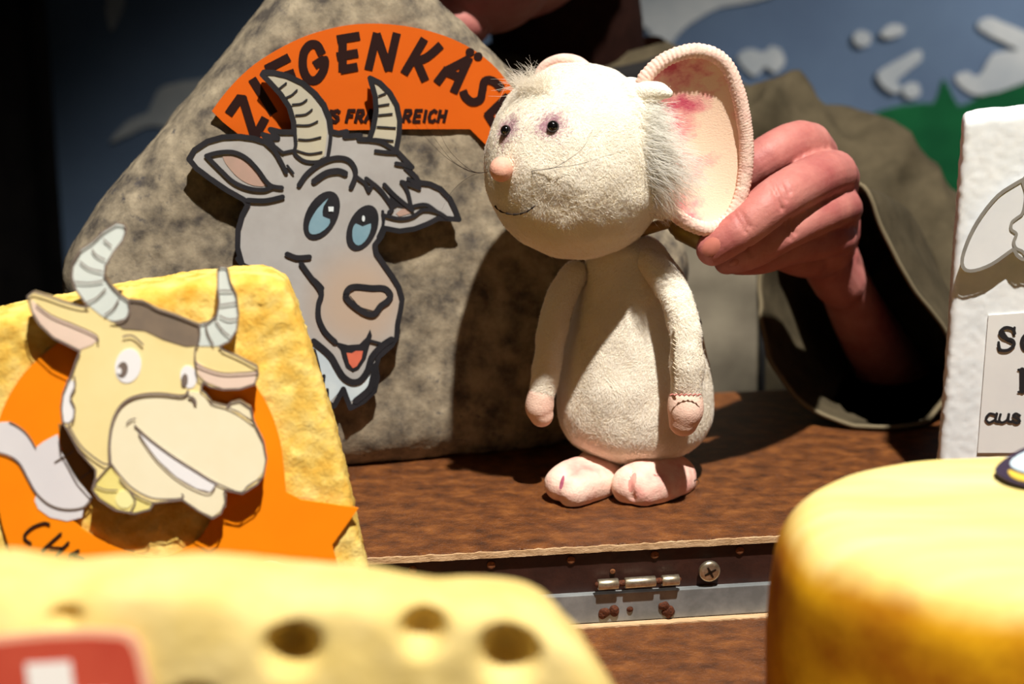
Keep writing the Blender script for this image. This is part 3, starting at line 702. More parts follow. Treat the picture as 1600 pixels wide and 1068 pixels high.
yc.fill('muzzle', m_muz, cb, r4([(100, 540), (95, 400), (120, 250), (180, 140), (280, 80), (430, 62), (600, 77), (640, 48), (715, 52), (785, 112), (860, 152), (920, 165), (1080, 270), (1150, 350), (1178, 480), (1168, 600), (1100, 680), (1000, 752), (870, 715), (905, 760), (902, 850), (810, 918), (700, 868), (590, 790), (400, 792), (260, 728), (150, 618)]))
yc.fill('horn', m_chorn, cb, hornL); yc.fill('horn', m_chorn, cb, hornR)
yc.fill('hair_band', m_chair, cb, r6([(698, 472), (760, 484), (850, 528), (940, 558), (1000, 583), (1070, 608), (1066, 722), (1000, 727), (880, 690), (780, 642), (660, 632), (608, 592), (690, 572)]))
yc.fill('ear_lining', m_cear, cb, r6([(168, 470), (205, 510), (280, 560), (400, 610), (510, 662), (528, 690), (500, 716), (432, 744), (290, 674), (218, 604), (178, 540)]))
yc.fill('ear_lining', m_cear, cb, r6([(1055, 805), (1110, 842), (1200, 870), (1384, 862), (1368, 924), (1290, 950), (1200, 952), (1110, 918), (1070, 880)]))
yc.fill('nose_bump', m_muz, cb, r7([(945, 145), (965, 128), (1000, 120), (1045, 150), (1056, 205), (1000, 170)]), w=.0005)
yc.fill('eye', m_cwht, cb, r6(ell(690, 830, 94, 70, -78))); yc.fill('eye', m_cwht, cb, r6(ell(1015, 890, 62, 44, 80)))
yc.fill('pupil', m_gry, cb, r6(ell(660, 850, 42, 28, 100)), w=.0006); yc.fill('pupil', m_gry, cb, r6(ell(994, 908, 36, 18, 96)), w=.0006)
yc.fill('glint', m_cwht, cb, r6(ell(643, 858, 18, 12, 90)), w=.0009)
yc.fill('teeth', m_cwht, cb, r4([(265, 278), (370, 375), (520, 487), (660, 577), (850, 688), (792, 745), (700, 722), (560, 642), (430, 522), (320, 382)]), w=.0006)
yc.fill('bow', m_cbow, cb, r7([(462, 385), (402, 450), (388, 490), (420, 528), (490, 572), (560, 586), (622, 570), (638, 546), (560, 510), (500, 450)]), w=.0005)
yc.fill('bell', M('cow_bell', (246, 238, 168), rough=.7), cb, r7(ell(520, 530, 38, 38)), w=.0008)
yc.fill('cheek_curl', m_cwht, cb, r7([(292, 30), (312, 45), (310, 85), (292, 108), (310, 140), (308, 190), (285, 215), (266, 208), (260, 150), (268, 92)]), w=.0005)
yc.strokes('painted_lines', m_gry, cb, [
 (cow, 3, 0, True), (r4([(100, 540), (95, 400), (120, 250), (180, 140), (280, 80), (430, 62), (600, 77), (640, 48)]), 4.5, 1), (r4([(100, 540), (170, 632), (260, 722), (400, 790), (590, 790), (600, 760)]), 3, 1),
 (r4([(215, 268), (240, 245), (275, 235)]), 2.5, 1), (r4([(270, 280), (370, 372), (520, 484), (660, 574), (840, 682), (1000, 745), (1060, 700), (1160, 640)]), 2.6, 1), (r4([(300, 335), (330, 390), (430, 525), (560, 645), (700, 725), (790, 748), (830, 700)]), 2.4, 1),
 (r4([(650, 85), (680, 100), (692, 132)]), 5, 1), (r6([(665, 672), (715, 668), (770, 715)]), 3, 1), (r7([(945, 145), (1000, 172), (1056, 215)]), 2.5, 1),
 (r6([(560, 150), (600, 185)]), 2.4, 0), (r6([(498, 205), (520, 235), (565, 258)]), 2.4, 1), (r6([(432, 268), (480, 305), (550, 322)]), 2.4, 1), (r6([(408, 378), (480, 384), (555, 372)]), 2.4, 1), (r6([(468, 488), (520, 465), (570, 415)]), 2.4, 1), (r6([(565, 555), (612, 520), (640, 472)]), 2.4, 1),
 (r6([(600, 590), (640, 592), (680, 575), (698, 530), (692, 480)]), 3, 1), (r6([(1185, 425), (1250, 425)]), 2.4, 0), (r6([(1188, 502), (1270, 490)]), 2.4, 0), (r6([(1184, 560), (1230, 580), (1278, 575)]), 2.4, 1), (r6([(1160, 585), (1200, 640), (1235, 668)]), 2.4, 1), (r6([(1108, 606), (1120, 660), (1150, 715)]), 2.4, 1), (r6([(1070, 606), (1076, 660), (1060, 724)]), 3, 1),
 (r6([(200, 500), (280, 558), (400, 608), (515, 662), (530, 700)]), 2.6, 1), (r6([(1052, 735), (1055, 810), (1110, 842), (1200, 868), (1300, 866), (1384, 860)]), 2.6, 1), (r6([(1052, 810), (1062, 880), (1090, 915)]), 2.6, 1),
 (r6([(700, 470), (780, 486), (850, 525), (940, 555), (1070, 606)]), 2.6, 1), (r7([(310, 20), (314, 60), (296, 106), (312, 150), (305, 200), (284, 216)]), 3, 1), (r7([(285, 218), (340, 310), (420, 375), (455, 385)]), 3, 1), (r7([(400, 475), (440, 490), (490, 492)]), 2.2, 1), (r7([(548, 505), (565, 540), (545, 580)]), 2.2, 1), (r7([(462, 385), (405, 450), (388, 490)]), 2.6, 1), (r7([(500, 448), (560, 510), (638, 546)]), 2.6, 1)], w=.0011)
for px, py in ((190, 620), (330, 690)):
    u, v = yp.uv(px, py); mesh_obj('spacer', pmesh(*boxat(yp, u - .012, u + .012, v - .012, v + .012, -.004, YO - .007, .001)), bpy.data.materials['spacer_wood'], cowch)

# ---- near cheese with holes --------------------------------------------------
fp = base_plane(480, 960, .505, 3, 13)
vb2 = (BZ - fp.o.z) / fp.v.z
m_foam2 = M('pale_foam', (208, 181, 104), (222, 200, 138), scale=30, detail=5, rough=.92, spec=.08, bump=.4, bscale=260, lo_=.3, hi_=.7)
holey = thing('holey_cheese', 'pale yellow holed cheese slab in front with red and white badge', 'cheese prop', fp.at(0, vb2, -.03))
fo = smooth([(-160, 892), (0, 905), (80, 916), (150, 910), (240, 906), (330, 908), (400, 916), (440, 924), (520, 928), (590, 934), (650, 944), (710, 950), (780, 948), (832, 958), (872, 980), (902, 1008), (930, 1040), (962, 1098)], False, 4)
fuv = [fp.uv(*p) for p in fo]; eR = fp.uv(988, 1148)
fuv += [eR, (eR[0] + .006, vb2 + .003), (fuv[0][0] - .004, vb2 + .003)]
me = slabshape(fp, dens(fuv, .005), .062, .009, voxel=.0026, sm=2, floor=BZ)
c = co_of(me); hn = np.array(fp.n)
uvw = (c - np.array(fp.o)); U, V_, W_ = uvw @ np.array(fp.u), uvw @ np.array(fp.v), uvw @ hn
for px, py, r, d in ((455, 1012, .0072, .017), (660, 985, .0066, .015), (797, 1022, .0082, .018), (96, 962, .0052, .006), (300, 1130, .009, .018), (620, 1150, .009, .018)):
    hu, hv = fp.uv(px, py); q = ((U - hu) ** 2 + (V_ - hv) ** 2) / r ** 2
    m = np.clip((W_ + .03) / .03, 0, 1) * np.exp(-(q ** 2)) * d * 1.25; c = c - hn[None] * m[:, None]
for px, py, r, d in ((418, 925, .012, .006), (835, 955, .010, .005), (95, 912, .013, .007), (20, 915, .012, .004), (640, 932, .01, .003)):
    hp = np.array(fp.at(*fp.uv(px, py), 0.001)); q = ((c - hp) ** 2).sum(1) / r ** 2
    c = c - (np.exp(-q) * d)[:, None] * (hn * .8 + np.array(fp.v) * .6)[None]
setco(me, c); me.update()
displace(me, lambda c: fbm(c, 55, 2, 3) * .0011)
c = co_of(me); c[:, 2] = np.maximum(c[:, 2], BZ + .0004); setco(me, c)
mesh_obj('foam_slab', me, m_foam2, holey, True)
fl = Art(fp, .0022)
m_red = M('badge_red', (196, 82, 60), (184, 70, 52), scale=18, rough=.35, spec=.4)
m_bord = M('badge_border', (228, 170, 140), rough=.5)
m_bwht = M('badge_white', (238, 232, 224), rough=.5)
def poly_round(pts, k=3): return smooth(pts, True, k)
bb = fl.fill('badge', m_bord, holey, [(-70, 1004), (0, 992), (70, 985), (140, 982), (190, 984), (212, 992), (222, 1012), (234, 1060), (246, 1130), (250, 1190), (-70, 1230)], w=.0012, t=.0028, label='red badge with white cross')
fl.fill('badge_field', m_red, bb, [(-70, 1016), (0, 1003), (70, 996), (140, 993), (190, 996), (204, 1004), (212, 1022), (222, 1066), (234, 1130), (238, 1178), (-70, 1216)], w=.0016)
fl.fill('badge_cross', m_bwht, bb, [(42, 1034), (112, 1030), (118, 1078), (172, 1076), (176, 1130), (124, 1136), (128, 1180), (56, 1184), (52, 1140), (-10, 1144), (-14, 1088), (48, 1084)], w=.002)

# ---- round yellow cheese at the right -----------------------------------------
m_wtop = M('wheel_top', (232, 208, 122), (236, 218, 154), scale=7, detail=4, rough=.85, spec=.15, bump=.25, bscale=160, stretch=(1, 7, 1), lo_=.3, hi_=.68, c3=(233, 212, 134))
m_wside = M('wheel_side', (158, 92, 4), (214, 154, 14), scale=26, detail=5, rough=.8, spec=.15, bump=.4, bscale=180, lo_=.32, hi_=.68)
def blend_down(mt, ms, z0, z1):
    nt = mt.node_tree; b = nt.nodes['Principled BSDF']; top = b.inputs['Base Color'].links[0].from_socket
    tc = [x for x in nt.nodes if x.type == 'TEX_COORD'][0]
    nz = nt.nodes.new('ShaderNodeTexNoise'); nz.inputs['Scale'].default_value = 26; nz.inputs['Detail'].default_value = 5
    cr = nt.nodes.new('ShaderNodeValToRGB'); cr.color_ramp.elements[0].position = .32; cr.color_ramp.elements[1].position = .68; cr.color_ramp.elements[0].color = lin((158, 92, 4)); cr.color_ramp.elements[1].color = lin((216, 158, 16))  # gold of the side, darkened for the steep light
    sx = nt.nodes.new('ShaderNodeSeparateXYZ'); ad = nt.nodes.new('ShaderNodeMath'); ad.operation = 'MULTIPLY_ADD'; ad.inputs[1].default_value = .014
    mr = nt.nodes.new('ShaderNodeMapRange'); mr.interpolation_type = 'SMOOTHSTEP'; mr.inputs[1].default_value = z0 + .007; mr.inputs[2].default_value = z1 + .007
    mx = nt.nodes.new('ShaderNodeMix'); mx.data_type = 'RGBA'
    nt.links.new(tc.outputs['Object'], nz.inputs['Vector']); nt.links.new(nz.outputs['Fac'], cr.inputs[0]); nt.links.new(tc.outputs['Object'], sx.inputs[0])
    nt.links.new(nz.outputs['Fac'], ad.inputs[0]); nt.links.new(sx.outputs[2], ad.inputs[2]); nt.links.new(ad.outputs[0], mr.inputs[0])
    nt.links.new(mr.outputs[0], mx.inputs[0]); nt.links.new(cr.outputs[0], mx.inputs[6]); nt.links.new(top, mx.inputs[7]); nt.links.new(mx.outputs[2], b.inputs['Base Color'])
WC = Vector((.283, .685, BZ + .0003)); WH = .0997 - BZ; RX, RY, RND = .168, .098, .03
wheel = thing('round_cheese', 'big rounded golden yellow cheese in the near right corner', 'cheese prop', WC)
def wheel_me():
    prof = [(0, WH), (.3, WH), (.6, WH), (.78, WH), (.9, WH)]
    vs, fs, mi = [], [], []; seg = 120; rows = []
    e = 2.35
    def sup(a): 
        c_, s_ = math.cos(a), math.sin(a); return (math.copysign(abs(c_) ** (2 / e), c_), math.copysign(abs(s_) ** (2 / e), s_))
    L = [(t, None, WH - .002 * t * t) for t in (.02, .3, .6, .85, 1.0)]
    for t, _, z in L: rows.append((t, 0, z, 0))
    for q in range(10, 91, 10): rows.append((1, RND * math.sin(R(q)), WH - .002 - RND * (1 - math.cos(R(q))), 0 if q < 50 else 1))
    for k in range(1, 12): rows.append((1, RND + .002 * math.sin(math.pi * k / 12), (WH - RND) * (1 - k / 12) + .02 * k / 12, 1))
    for q in range(0, 91, 15): rows.append((1, RND - .02 * (1 - math.cos(R(q))), .02 * (1 - math.sin(R(q))), 1))
    rows.append((.02, 0, 0, 1))
    for t, o, z, m in rows:
        for j in range(seg):
            x, y = sup(2 * math.pi * j / seg); vs.append((x * ((RX - RND) * t + o), y * ((RY - RND) * t + o), z))
    for i in range(len(rows) - 1):
        for j in range(seg): fs.append((i * seg + j, (i + 1) * seg + j, (i + 1) * seg + (j + 1) % seg, i * seg + (j + 1) % seg)); mi.append(rows[i][3])
    fs.append(tuple(range(seg))); mi.append(0); fs.append(tuple((len(rows) - 1) * seg + j for j in range(seg))[::-1]); mi.append(1)
    me = pmesh([Vector(v) + WC for v in vs], fs); me.materials.append(m_wtop)
    bm = bmesh.new(); bm.from_mesh(me); bmesh.ops.recalc_face_normals(bm, faces=bm.faces); bm.to_mesh(me); bm.free()
    return me
blend_down(m_wtop, m_wside, WH - .021, WH - .004)
wm = wheel_me(); displace(wm, lambda c: fbm(c, 22, 3, 8) * .0012)
# golden side paint, with its shade mixed in, runs a little over the edge
wo = mesh_obj('cheese_body', wm, None, wheel, True)
wz = Plane((0, 0, .1 + .0006), 0, -90)
def hp(px, py): p = G(px, py, .1 + .0012); return p
def flat_on_top(name, pts, mat, dz, par):
    l = [hp(*p) for p in pts]
    tr = tessellate_polygon([l]); n = len(l)
    vs = [p + Vector((0, 0, dz)) for p in l] + [p + Vector((0, 0, dz - .0008)) for p in l]; fs = []
    for t in tr: fs.append(tuple(t)); fs.append(tuple(i + n for i in t)[::-1])
    for i in range(n): fs.append((i, (i + 1) % n, n + (i + 1) % n, n + i))
    return mesh_obj(name, pmesh(vs, fs, True), mat, par)
pe = flat_on_top('printed_eye', smooth([(1554, 734), (1580, 712), (1620, 694), (1670, 690), (1700, 705), (1690, 745), (1650, 764), (1600, 760), (1570, 750)], True, 3), M('eye_outline', (52, 40, 60), rough=.6), .0008, wheel)
flat_on_top('eye_white', smooth([(1578, 726), (1600, 710), (1640, 700), (1680, 706), (1672, 736), (1630, 744), (1590, 738)], True, 3), M('eye_blue', (196, 216, 224), rough=.6), .0014, pe)
flat_on_top('lower_lid', smooth([(1576, 738), (1600, 746), (1640, 752), (1640, 758), (1600, 755), (1580, 748)], True, 3), M('eye_yellow', (226, 190, 70), rough=.6), .0014, pe)

# ---- white polystyrene cheese with the sheep -------------------------------------
sp = Plane(G(1465, 775, 0), -13, 1)
m_eps = M('polystyrene', (238, 240, 240), (226, 230, 232), scale=60, rough=.6, spec=.3)
m_bead = M('polystyrene', (238, 240, 240), rough=.6)
sheep = thing('sheep_cheese', 'white polystyrene block with sheep cutout and printed paper label', 'cheese prop', sp.at(.08, 0, -.03))
so = [(1505, 200), (1508, 190), (1518, 184), (1560, 179), (1640, 172), (1800, 160)]
suv = [sp.uv(*p) for p in so]; eL = sp.uv(1488, 440); bL = sp.uv(1470, 690); bL = (bL[0] - (bL[1]) * .02, .002)
suv = [bL, sp.uv(1470, 690), eL] + suv + [(suv[-1][0] + .002, .002)]
g_ = random.Random(12)
sd_ = [(u + g_.uniform(-.0004, .0004), v + g_.uniform(-.0005, .0005)) for u, v in dens(suv, .004)]
me = slabshape(sp, sd_, .04, .004, voxel=.0017, sm=1)
displace(me, lambda c: -np.minimum(worley(c, 250, 3), .9) * .00045 + .00015)
c = co_of(me); c[:, 2] = np.maximum(c[:, 2], 0 + .0004); setco(me, c)
mesh_obj('foam_block', me, m_eps, sheep, True)
sl = Art(sp, .0004)
z8 = zoomf(1440, 160, 2.0125)
m_paper = M('label_paper', (232, 230, 226), (224, 222, 220), scale=20, rough=.6, spec=.2)
lab = sl.fill('paper_label', m_paper, sheep, z8([(210, 668), (330, 660), (620, 645), (620, 1100), (176, 1100)]), w=.0006, t=.001)
m_txt = M('label_ink', (38, 36, 38), rough=.6)
T8 = lambda p, w, s=1: (z8(p), w, s)
sl.strokes('lettering', m_txt, lab, [
 T8([(292, 724), (285, 710), (262, 706), (246, 722), (258, 738), (284, 744), (290, 760), (272, 776), (248, 776), (242, 762)], 5.2), T8([(292, 706), (290, 728)], 4, 0), T8([(242, 752), (244, 778)], 4, 0), T8([(252, 720), (266, 740), (284, 750)], 7.5),
 T8([(352, 730), (330, 728), (316, 748), (324, 774), (352, 770)], 6.5), T8([(380, 700), (380, 776)], 7, 0), T8([(380, 745), (405, 730), (415, 776)], 6), T8([(440, 740), (460, 730), (470, 776)], 6), T8([(470, 745), (445, 752), (440, 772), (470, 770)], 5),
 T8([(316, 838), (316, 906)], 8, 0), T8([(304, 838), (334, 836)], 3.5, 0), T8([(304, 908), (334, 907)], 3.5, 0), T8([(360, 836), (322, 872), (366, 908)], 6, 0), T8([(400, 870), (425, 862), (432, 908)], 6), T8([(432, 880), (405, 884), (402, 904), (432, 902)], 5),
 T8([(232, 980), (214, 976), (202, 992), (212, 1004), (230, 996)], 4), T8([(236, 976), (232, 998), (242, 1002)], 4.5), T8([(248, 978), (244, 996), (252, 1004), (268, 996), (274, 978)], 4), T8([(274, 978), (272, 998), (282, 1002)], 4.5), T8([(308, 982), (296, 976), (288, 984), (302, 992), (308, 1000), (296, 1006), (286, 998)], 4.4)], w=.0011)
SO = .0065
sa = Art(sp, SO)
m_sface = M('sheep_paint', (228, 229, 230), (220, 222, 224), scale=30, rough=.6)
m_sline = M('sheep_line', (142, 138, 130), (128, 124, 118), scale=60, rough=.7)
ear = smooth([(322, 240), (290, 258), (240, 292), (190, 352), (152, 418), (128, 488), (134, 522), (165, 528), (220, 508), (275, 470), (290, 460)], False, 3)
rest = [(300, 480), (318, 492), (345, 490), (370, 520), (440, 620), (520, 640), (600, 600), (640, 480), (640, 300), (620, 200), (540, 150), (440, 150), (360, 190)]
shp = z8(ear + smooth(rest, False, 4))
sb = mesh_obj('sheep_cutout', prism_me(sp, [sa.uv(shp)], SO - .004, SO), m_sface, sheep, label='white sheep cutout with grey outlines')
sb.data.materials.append(m_sline)
for p in sb.data.polygons:
    if abs(p.normal.dot(sp.n)) < .5: p.material_index = 1
sa.strokes('outline', m_sline, sb, [(shp, 5.5, 0, True), T8([(318, 250), (328, 290), (318, 345), (300, 362), (284, 376), (282, 398), (298, 412), (290, 436), (296, 456), (318, 468), (330, 488)], 4.5), T8([(318, 345), (340, 330), (380, 350)], 4.5), T8([(380, 420), (400, 440), (390, 470)], 5)], w=.0004)
u, v = sp.uv(1640, 400); mesh_obj('spacer', pmesh(*boxat(sp, u - .012, u + .012, v - .012, v + .012, -.003, SO - .004, .001)), m_eps, sheep)

# ================================================================ the mouse puppet
mouse = thing('mouse_puppet', 'white plush mouse hand puppet with big pink ears standing on the case', 'puppet', (0.07, .985, 0))
m_flc = M('fleece', (248, 240, 224), (243, 233, 212), scale=160, detail=5, rough=.95, spec=.05, bump=.6, bscale=900)
def fibre(name, col, tl=.35, thin=0.0):
    m = bpy.data.materials.new(name); m.use_nodes = True; nt = m.node_tree; nt.nodes.clear()
    o = nt.nodes.new('ShaderNodeOutputMaterial'); d = nt.nodes.new('ShaderNodeBsdfDiffuse'); t = nt.nodes.new('ShaderNodeBsdfTranslucent'); x = nt.nodes.new('ShaderNodeMixShader')
    d.inputs[0].default_value = lin(col); t.inputs[0].default_value = lin(col); x.inputs[0].default_value = tl
    nt.links.new(d.outputs[0], x.inputs[1]); nt.links.new(t.outputs[0], x.inputs[2]); nt.links.new(x.outputs[0], o.inputs[0])
    if thin:                                               # very fine hairs let part of the light by
        q = nt.nodes.new('ShaderNodeBsdfTransparent'); y = nt.nodes.new('ShaderNodeMixShader'); y.inputs[0].default_value = thin
        nt.links.new(x.outputs[0], y.inputs[1]); nt.links.new(q.outputs[0], y.inputs[2]); nt.links.new(y.outputs[0], o.inputs[0])
    return m
m_fib = fibre('fleece_fibre', (253, 248, 238), .42)
m_pink = M('pink_cloth', (240, 206, 186), (232, 190, 172), scale=60, rough=.85, spec=.1, bump=.3, bscale=900)
m_earpink = M('ear_lining', (242, 210, 184), (206, 92, 112), scale=62, detail=4, rough=.85, spec=.1, bump=.2, bscale=900, lo_=.46, hi_=.78, c3=(236, 168, 160), stretch=(1, 1, 1.5))
def ear_dye(m, cx, cz):
    nt = m.node_tree; b = nt.nodes['Principled BSDF']; tc = [x for x in nt.nodes if x.type == 'TEX_COORD'][0]
    nz = [x for x in nt.nodes if x.type == 'TEX_NOISE'][0]; cr = [x for x in nt.nodes if x.type == 'VALTORGB'][0]
    sx = nt.nodes.new('ShaderNodeSeparateXYZ'); nt.links.new(tc.outputs['Object'], sx.inputs[0])
    mr = nt.nodes.new('ShaderNodeMapRange'); mr.inputs[1].default_value = cx - .024; mr.inputs[2].default_value = cx + .018; mr.inputs[3].default_value = .25; mr.inputs[4].default_value = -.09
    nt.links.new(sx.outputs[0], mr.inputs[0]); ad = nt.nodes.new('ShaderNodeMath'); ad.operation = 'ADD'
    nt.links.new(nz.outputs['Fac'], ad.inputs[0]); nt.links.new(mr.outputs[0], ad.inputs[1]); nt.links.new(ad.outputs[0], cr.inputs[0])
m_rim = M('ear_rim', (238, 208, 190), (228, 186, 172), scale=160, rough=.9, spec=.08, bump=.4, bscale=700)
m_eye = M('bead_eye', (10, 8, 8), rough=.08, spec=.8)
m_thread = M('dark_thread', (46, 38, 34), rough=.7)
m_hair = M('whisker', (52, 42, 38), rough=.4)
# --- head
HC = W(903, 258, .968); HS = .3785e-3
def head_me():
    vs, fs = ellipsoid((0, 0, 0), (1, 1, 1), None, 96, 64)
    sn = (W(772, 268, .918) - HC).normalized()             # snout direction
    out = []
    for p in vs:
        d = p.normalized()
        r = Vector((d.x * .0528, d.y * .053, d.z * (.0575 if d.z > 0 else .0535)))
        c = d.dot(sn); k = math.exp(-((1 - c) / .22)) * .0035
        ch = math.exp(-((d - Vector((-.45, -.62, -.55)).normalized()).length / .55) ** 2) * .002
        out.append(HC + r + sn * k + d * ch)
    return pmesh(out, fs, True)
hme = head_me(); displace(hme, lambda c: fbm(c, 70, 2, 5) * .0009)
head = mesh_obj('head', hme, m_flc, mouse, True)
hb = BVHTree.FromPolygons([Vector(v.co) + root_loc(mouse) for v in hme.vertices], [tuple(p.vertices) for p in hme.polygons])
def onhead(px, py, out=0.0, bvh=None):
    d = ray(px, py).normalized(); r = (bvh or hb).ray_cast(CAMP, d)
    if r[0] is None: r = hb.find_nearest(W(px, py, .95)); return r[0] + r[1] * out, r[1]
    return r[0] + r[1] * out, r[1]
# dye round the eyes and cheeks painted on the head cloth: done with small tinted fibres below
eyes = [onhead(865, 199), onhead(793, 205)]
for (p, n), r in zip(eyes, (.0034, .0031)):
    mesh_obj('eye', pmesh(*ellipsoid(p + n * .0012, (r, r, r), None, 24, 16)), m_eye, head, True)
p, n = onhead(792, 264); nrot = n.to_track_quat('Z', 'Y').to_matrix()
nose = pmesh(*ellipsoid(p + n * .0042, (.0066, .0070, .0064), nrot, 28, 18))
mesh_obj('nose', nose, M('nose_pink', (232, 178, 154), (222, 160, 140), scale=200, rough=.6, bump=.2, bscale=900), head, True)
mth = [(777, 320), (784, 327), (794, 331), (805, 333), (815, 332), (825, 329), (832, 324), (838, 319)]
hairs('mouth', m_thread, head, [([onhead(a[0], a[1], .0014)[0], onhead((a[0] + b[0]) / 2, (a[1] + b[1]) / 2, .0018)[0], onhead(b[0], b[1], .0014)[0]], .0007) for a, b in zip(mth, mth[1:])])
# fleece pile
e0_, e1_ = np.array(eyes[0][0]), np.array(eyes[1][0])
def nearpts(c, pts, r): return np.min([np.linalg.norm(c - np.array(q), axis=1) for q in pts], axis=0) < r
Pn = np.array(p)
keep_head = lambda c: np.where(nearpts(c, [e0_, e1_], .0040) | nearpts(c, [Pn], .0055), 0.0, 1.0) * np.where(c[:, 1] > HC.y + .02, .35, 1.0) * np.where(c[:, 2] < HC.z - .034, .5, 1.0)
fuzz('fleece_pile', hme, m_fib, head, 120000, .0032, .00028, lay=.78, seed=1, keep=keep_head, flow=(.5, .2, -.5), nvar=.55)
m_lil = fibre('lilac_fibre', (206, 166, 176))
fuzz('eye_shading', hme, m_lil, head, 2200, .0026, .00032, lay=.7, seed=2, keep=lambda c: np.exp(-(np.min([np.linalg.norm(c - (np.array(q) + np.array((-.001, 0, .002))), axis=1) for q in (e0_, e1_)], axis=0) / .0058) ** 2) + 1e-9, flow=(0, 0, -1))
# forehead tuft: wispy grey white curls
m_tuft = fibre('tuft_fibre', (252, 246, 234), .5, .45)
tl = []
g_ = random.Random(8)
for i in range(300):
    a = onhead(g_.gauss(834, 17), g_.gauss(138, 7))[0]
    dx = g_.gauss(-.35, .5); L = g_.uniform(.009, .019)
    d = Vector((dx, g_.gauss(-.1, .35), g_.uniform(.35, 1))).normalized()
    b = a + d * L * .5 + Vector((g_.gauss(0, .001),) * 3); c_ = b + (d + Vector((g_.gauss(-.6, .8), g_.gauss(0, .6), g_.gauss(-.4, .7)))).normalized() * L * .5
    tl.append(([a - d * .002, a + d * L * .25, b, c_], .00016))
hairs('forehead_tuft', m_tuft, head, tl)
# whiskers
wh = []
wl = onhead(762, 269)[0]; wr = onhead(832, 267, .001)[0]
for pts in ([(735, 268, .917), (700, 248, .91), (672, 222, .905), (641, 186, .90)], [(738, 268, .917), (708, 252, .912), (682, 220, .907), (657, 184, .902)], [(740, 268, .917), (714, 248, .914), (694, 222, .91), (678, 178, .908)], [(742, 272, .917), (722, 284, .912), (704, 302, .91), (690, 328, .905)]):
    wh.append(([wl] + [W(*q) for q in pts], .00018))
wh.append(([wr] + [onhead(x, y, .002 + i * .0015)[0] for i, (x, y) in enumerate([(837, 279), (845, 288), (857, 293), (872, 291)])], .00018))
for pts in ([(850, 265, .002), (868, 262, .004), (892, 247, .006), (908, 232, .009), (918, 212, .013)], [(850, 265, .002), (870, 262, .004), (900, 257, .007), (930, 248, .010), (960, 238, .013)]):
    wh.append(([wr] + [onhead(*q)[0] for q in pts], .0002))
for i, w_ in enumerate(wh): hairs('whisker', m_hair, head, [w_], kind=None)
# neck seam bits
# --- ears
def ear_build(out_px, y0, tilt_yaw, tilt_lean, depth, rimr, flip=False, par=mouse, cpx_=None):
    pl = Plane(W(*(cpx_ or (1088, 222)), y0), tilt_yaw, tilt_lean)
    o = [pl.uv(*q) for q in smooth(out_px, True, 5)]
    n = len(o); cu, cv = sum(q[0] for q in o) / n, sum(q[1] for q in o) / n
    vs, fs = [], []; T = [0, .12, .25, .4, .55, .7, .82, .91, .97, 1.0]
    sgn = -1 if not flip else 1
    for side in (0, 1):
        for t in T:
            w = sgn * depth * (1 - t ** 2.0) + (0 if side == 0 else -.0022 * (1 if not flip else -1)) * (1 if t < .99 else .3)
            for q in o: vs.append(pl.at(cu + (q[0] - cu) * max(t, .001), cv + (q[1] - cv) * max(t, .001), w))
    k = len(T) * n
    for i in range(len(T) - 1):
        for j in range(n):
            a, b = i * n + j, i * n + (j + 1) % n
            fs.append((a, b, b + n, a + n)); fs.append((k + a, k + a + n, k + b + n, k + b))
    return pl, o, vs, fs, k
ear_px = [(1004, 132), (1016, 112), (1036, 95), (1060, 84), (1090, 79), (1116, 86), (1136, 104), (1150, 136), (1160, 176), (1166, 225), (1164, 272), (1154, 316), (1136, 345), (1112, 357), (1088, 354), (1064, 342), (1044, 322), (1030, 290), (1022, 240), (1010, 180)]
pl, o, vs, fs, k = ear_build(ear_px, .957, 12, 2, .0085, .0042)
em = pmesh(vs, fs, True)
ear_dye(m_earpink, W(1088, 222, .957).x - .07, 0)
ear = mesh_obj('ear', em, m_earpink, mouse, True, label='near big pink ear with stitched rim')
rp = [pl.at(u, v, .0004) for u, v in o]; n_ = len(rp)
tv, tf = tube(rp, .0042, 12, closed=True)
rm = pmesh(tv, tf, True); 
def rope(c):
    dd = (c - np.array(pl.o)); a = np.arctan2(dd @ np.array(pl.v), dd @ np.array(pl.u)); return .00022 * np.sin(a * 118) + .0002 * fbm(c, 400, 1, 4)
rp2 = []
for i in range(n_):
    for j in range(6): rp2.append(rp[i].lerp(rp[(i + 1) % n_], j / 6))
rm = pmesh(*tube(rp2, .0042, 12, closed=True), True); displace(rm, rope)
mesh_obj('ear_rim', rm, m_rim, ear, True)
# pink dye blotches worn into the lining
ebv = BVHTree.FromPolygons([Vector(v) for v in vs], fs)
m_dye = M('pink_dye', (214, 112, 128), (224, 142, 146), scale=90, rough=.9)
far_px = [(842, 130), (850, 108), (866, 97), (884, 94), (902, 98), (918, 110), (934, 128), (944, 160), (938, 200), (915, 230), (880, 236), (850, 215), (838, 170)]
pl2, o2, vs2, fs2, k2 = ear_build(far_px, 1.015, -20, 4, .012, .004, True, cpx_=(890, 165))
fe = mesh_obj('ear', pmesh(vs2, fs2, True), M('ear_back', (238, 198, 178), (228, 184, 164), scale=60, rough=.9), mouse, True, label='far ear showing behind the head')
mesh_obj('ear_rim', pmesh(*tube([pl2.at(u, v, 0) for u, v in o2], .004, 10, closed=True), True), m_rim, fe, True)
# ear root: small fleece lobe, long fur along the root
lobe = remesh(pmesh(*chain([W(985, 150, .965), W(1005, 148, .95), W(1030, 143, .942), W(1044, 146, .940)], [.011, .008, .0056, .003])), .0014, 2)
lb = mesh_obj('ear_lobe', lobe, m_flc, ear, True)
root_m = remesh(MB().add(*chain([W(986, 165, .954), W(998, 200, .948), W(1004, 250, .947), W(1012, 298, .954), W(1032, 330, .965)], [.0135, .0152, .0152, .012, .005])).me(False), .0018, 3)
rt = mesh_obj('ear_root', root_m, m_flc, ear, True)

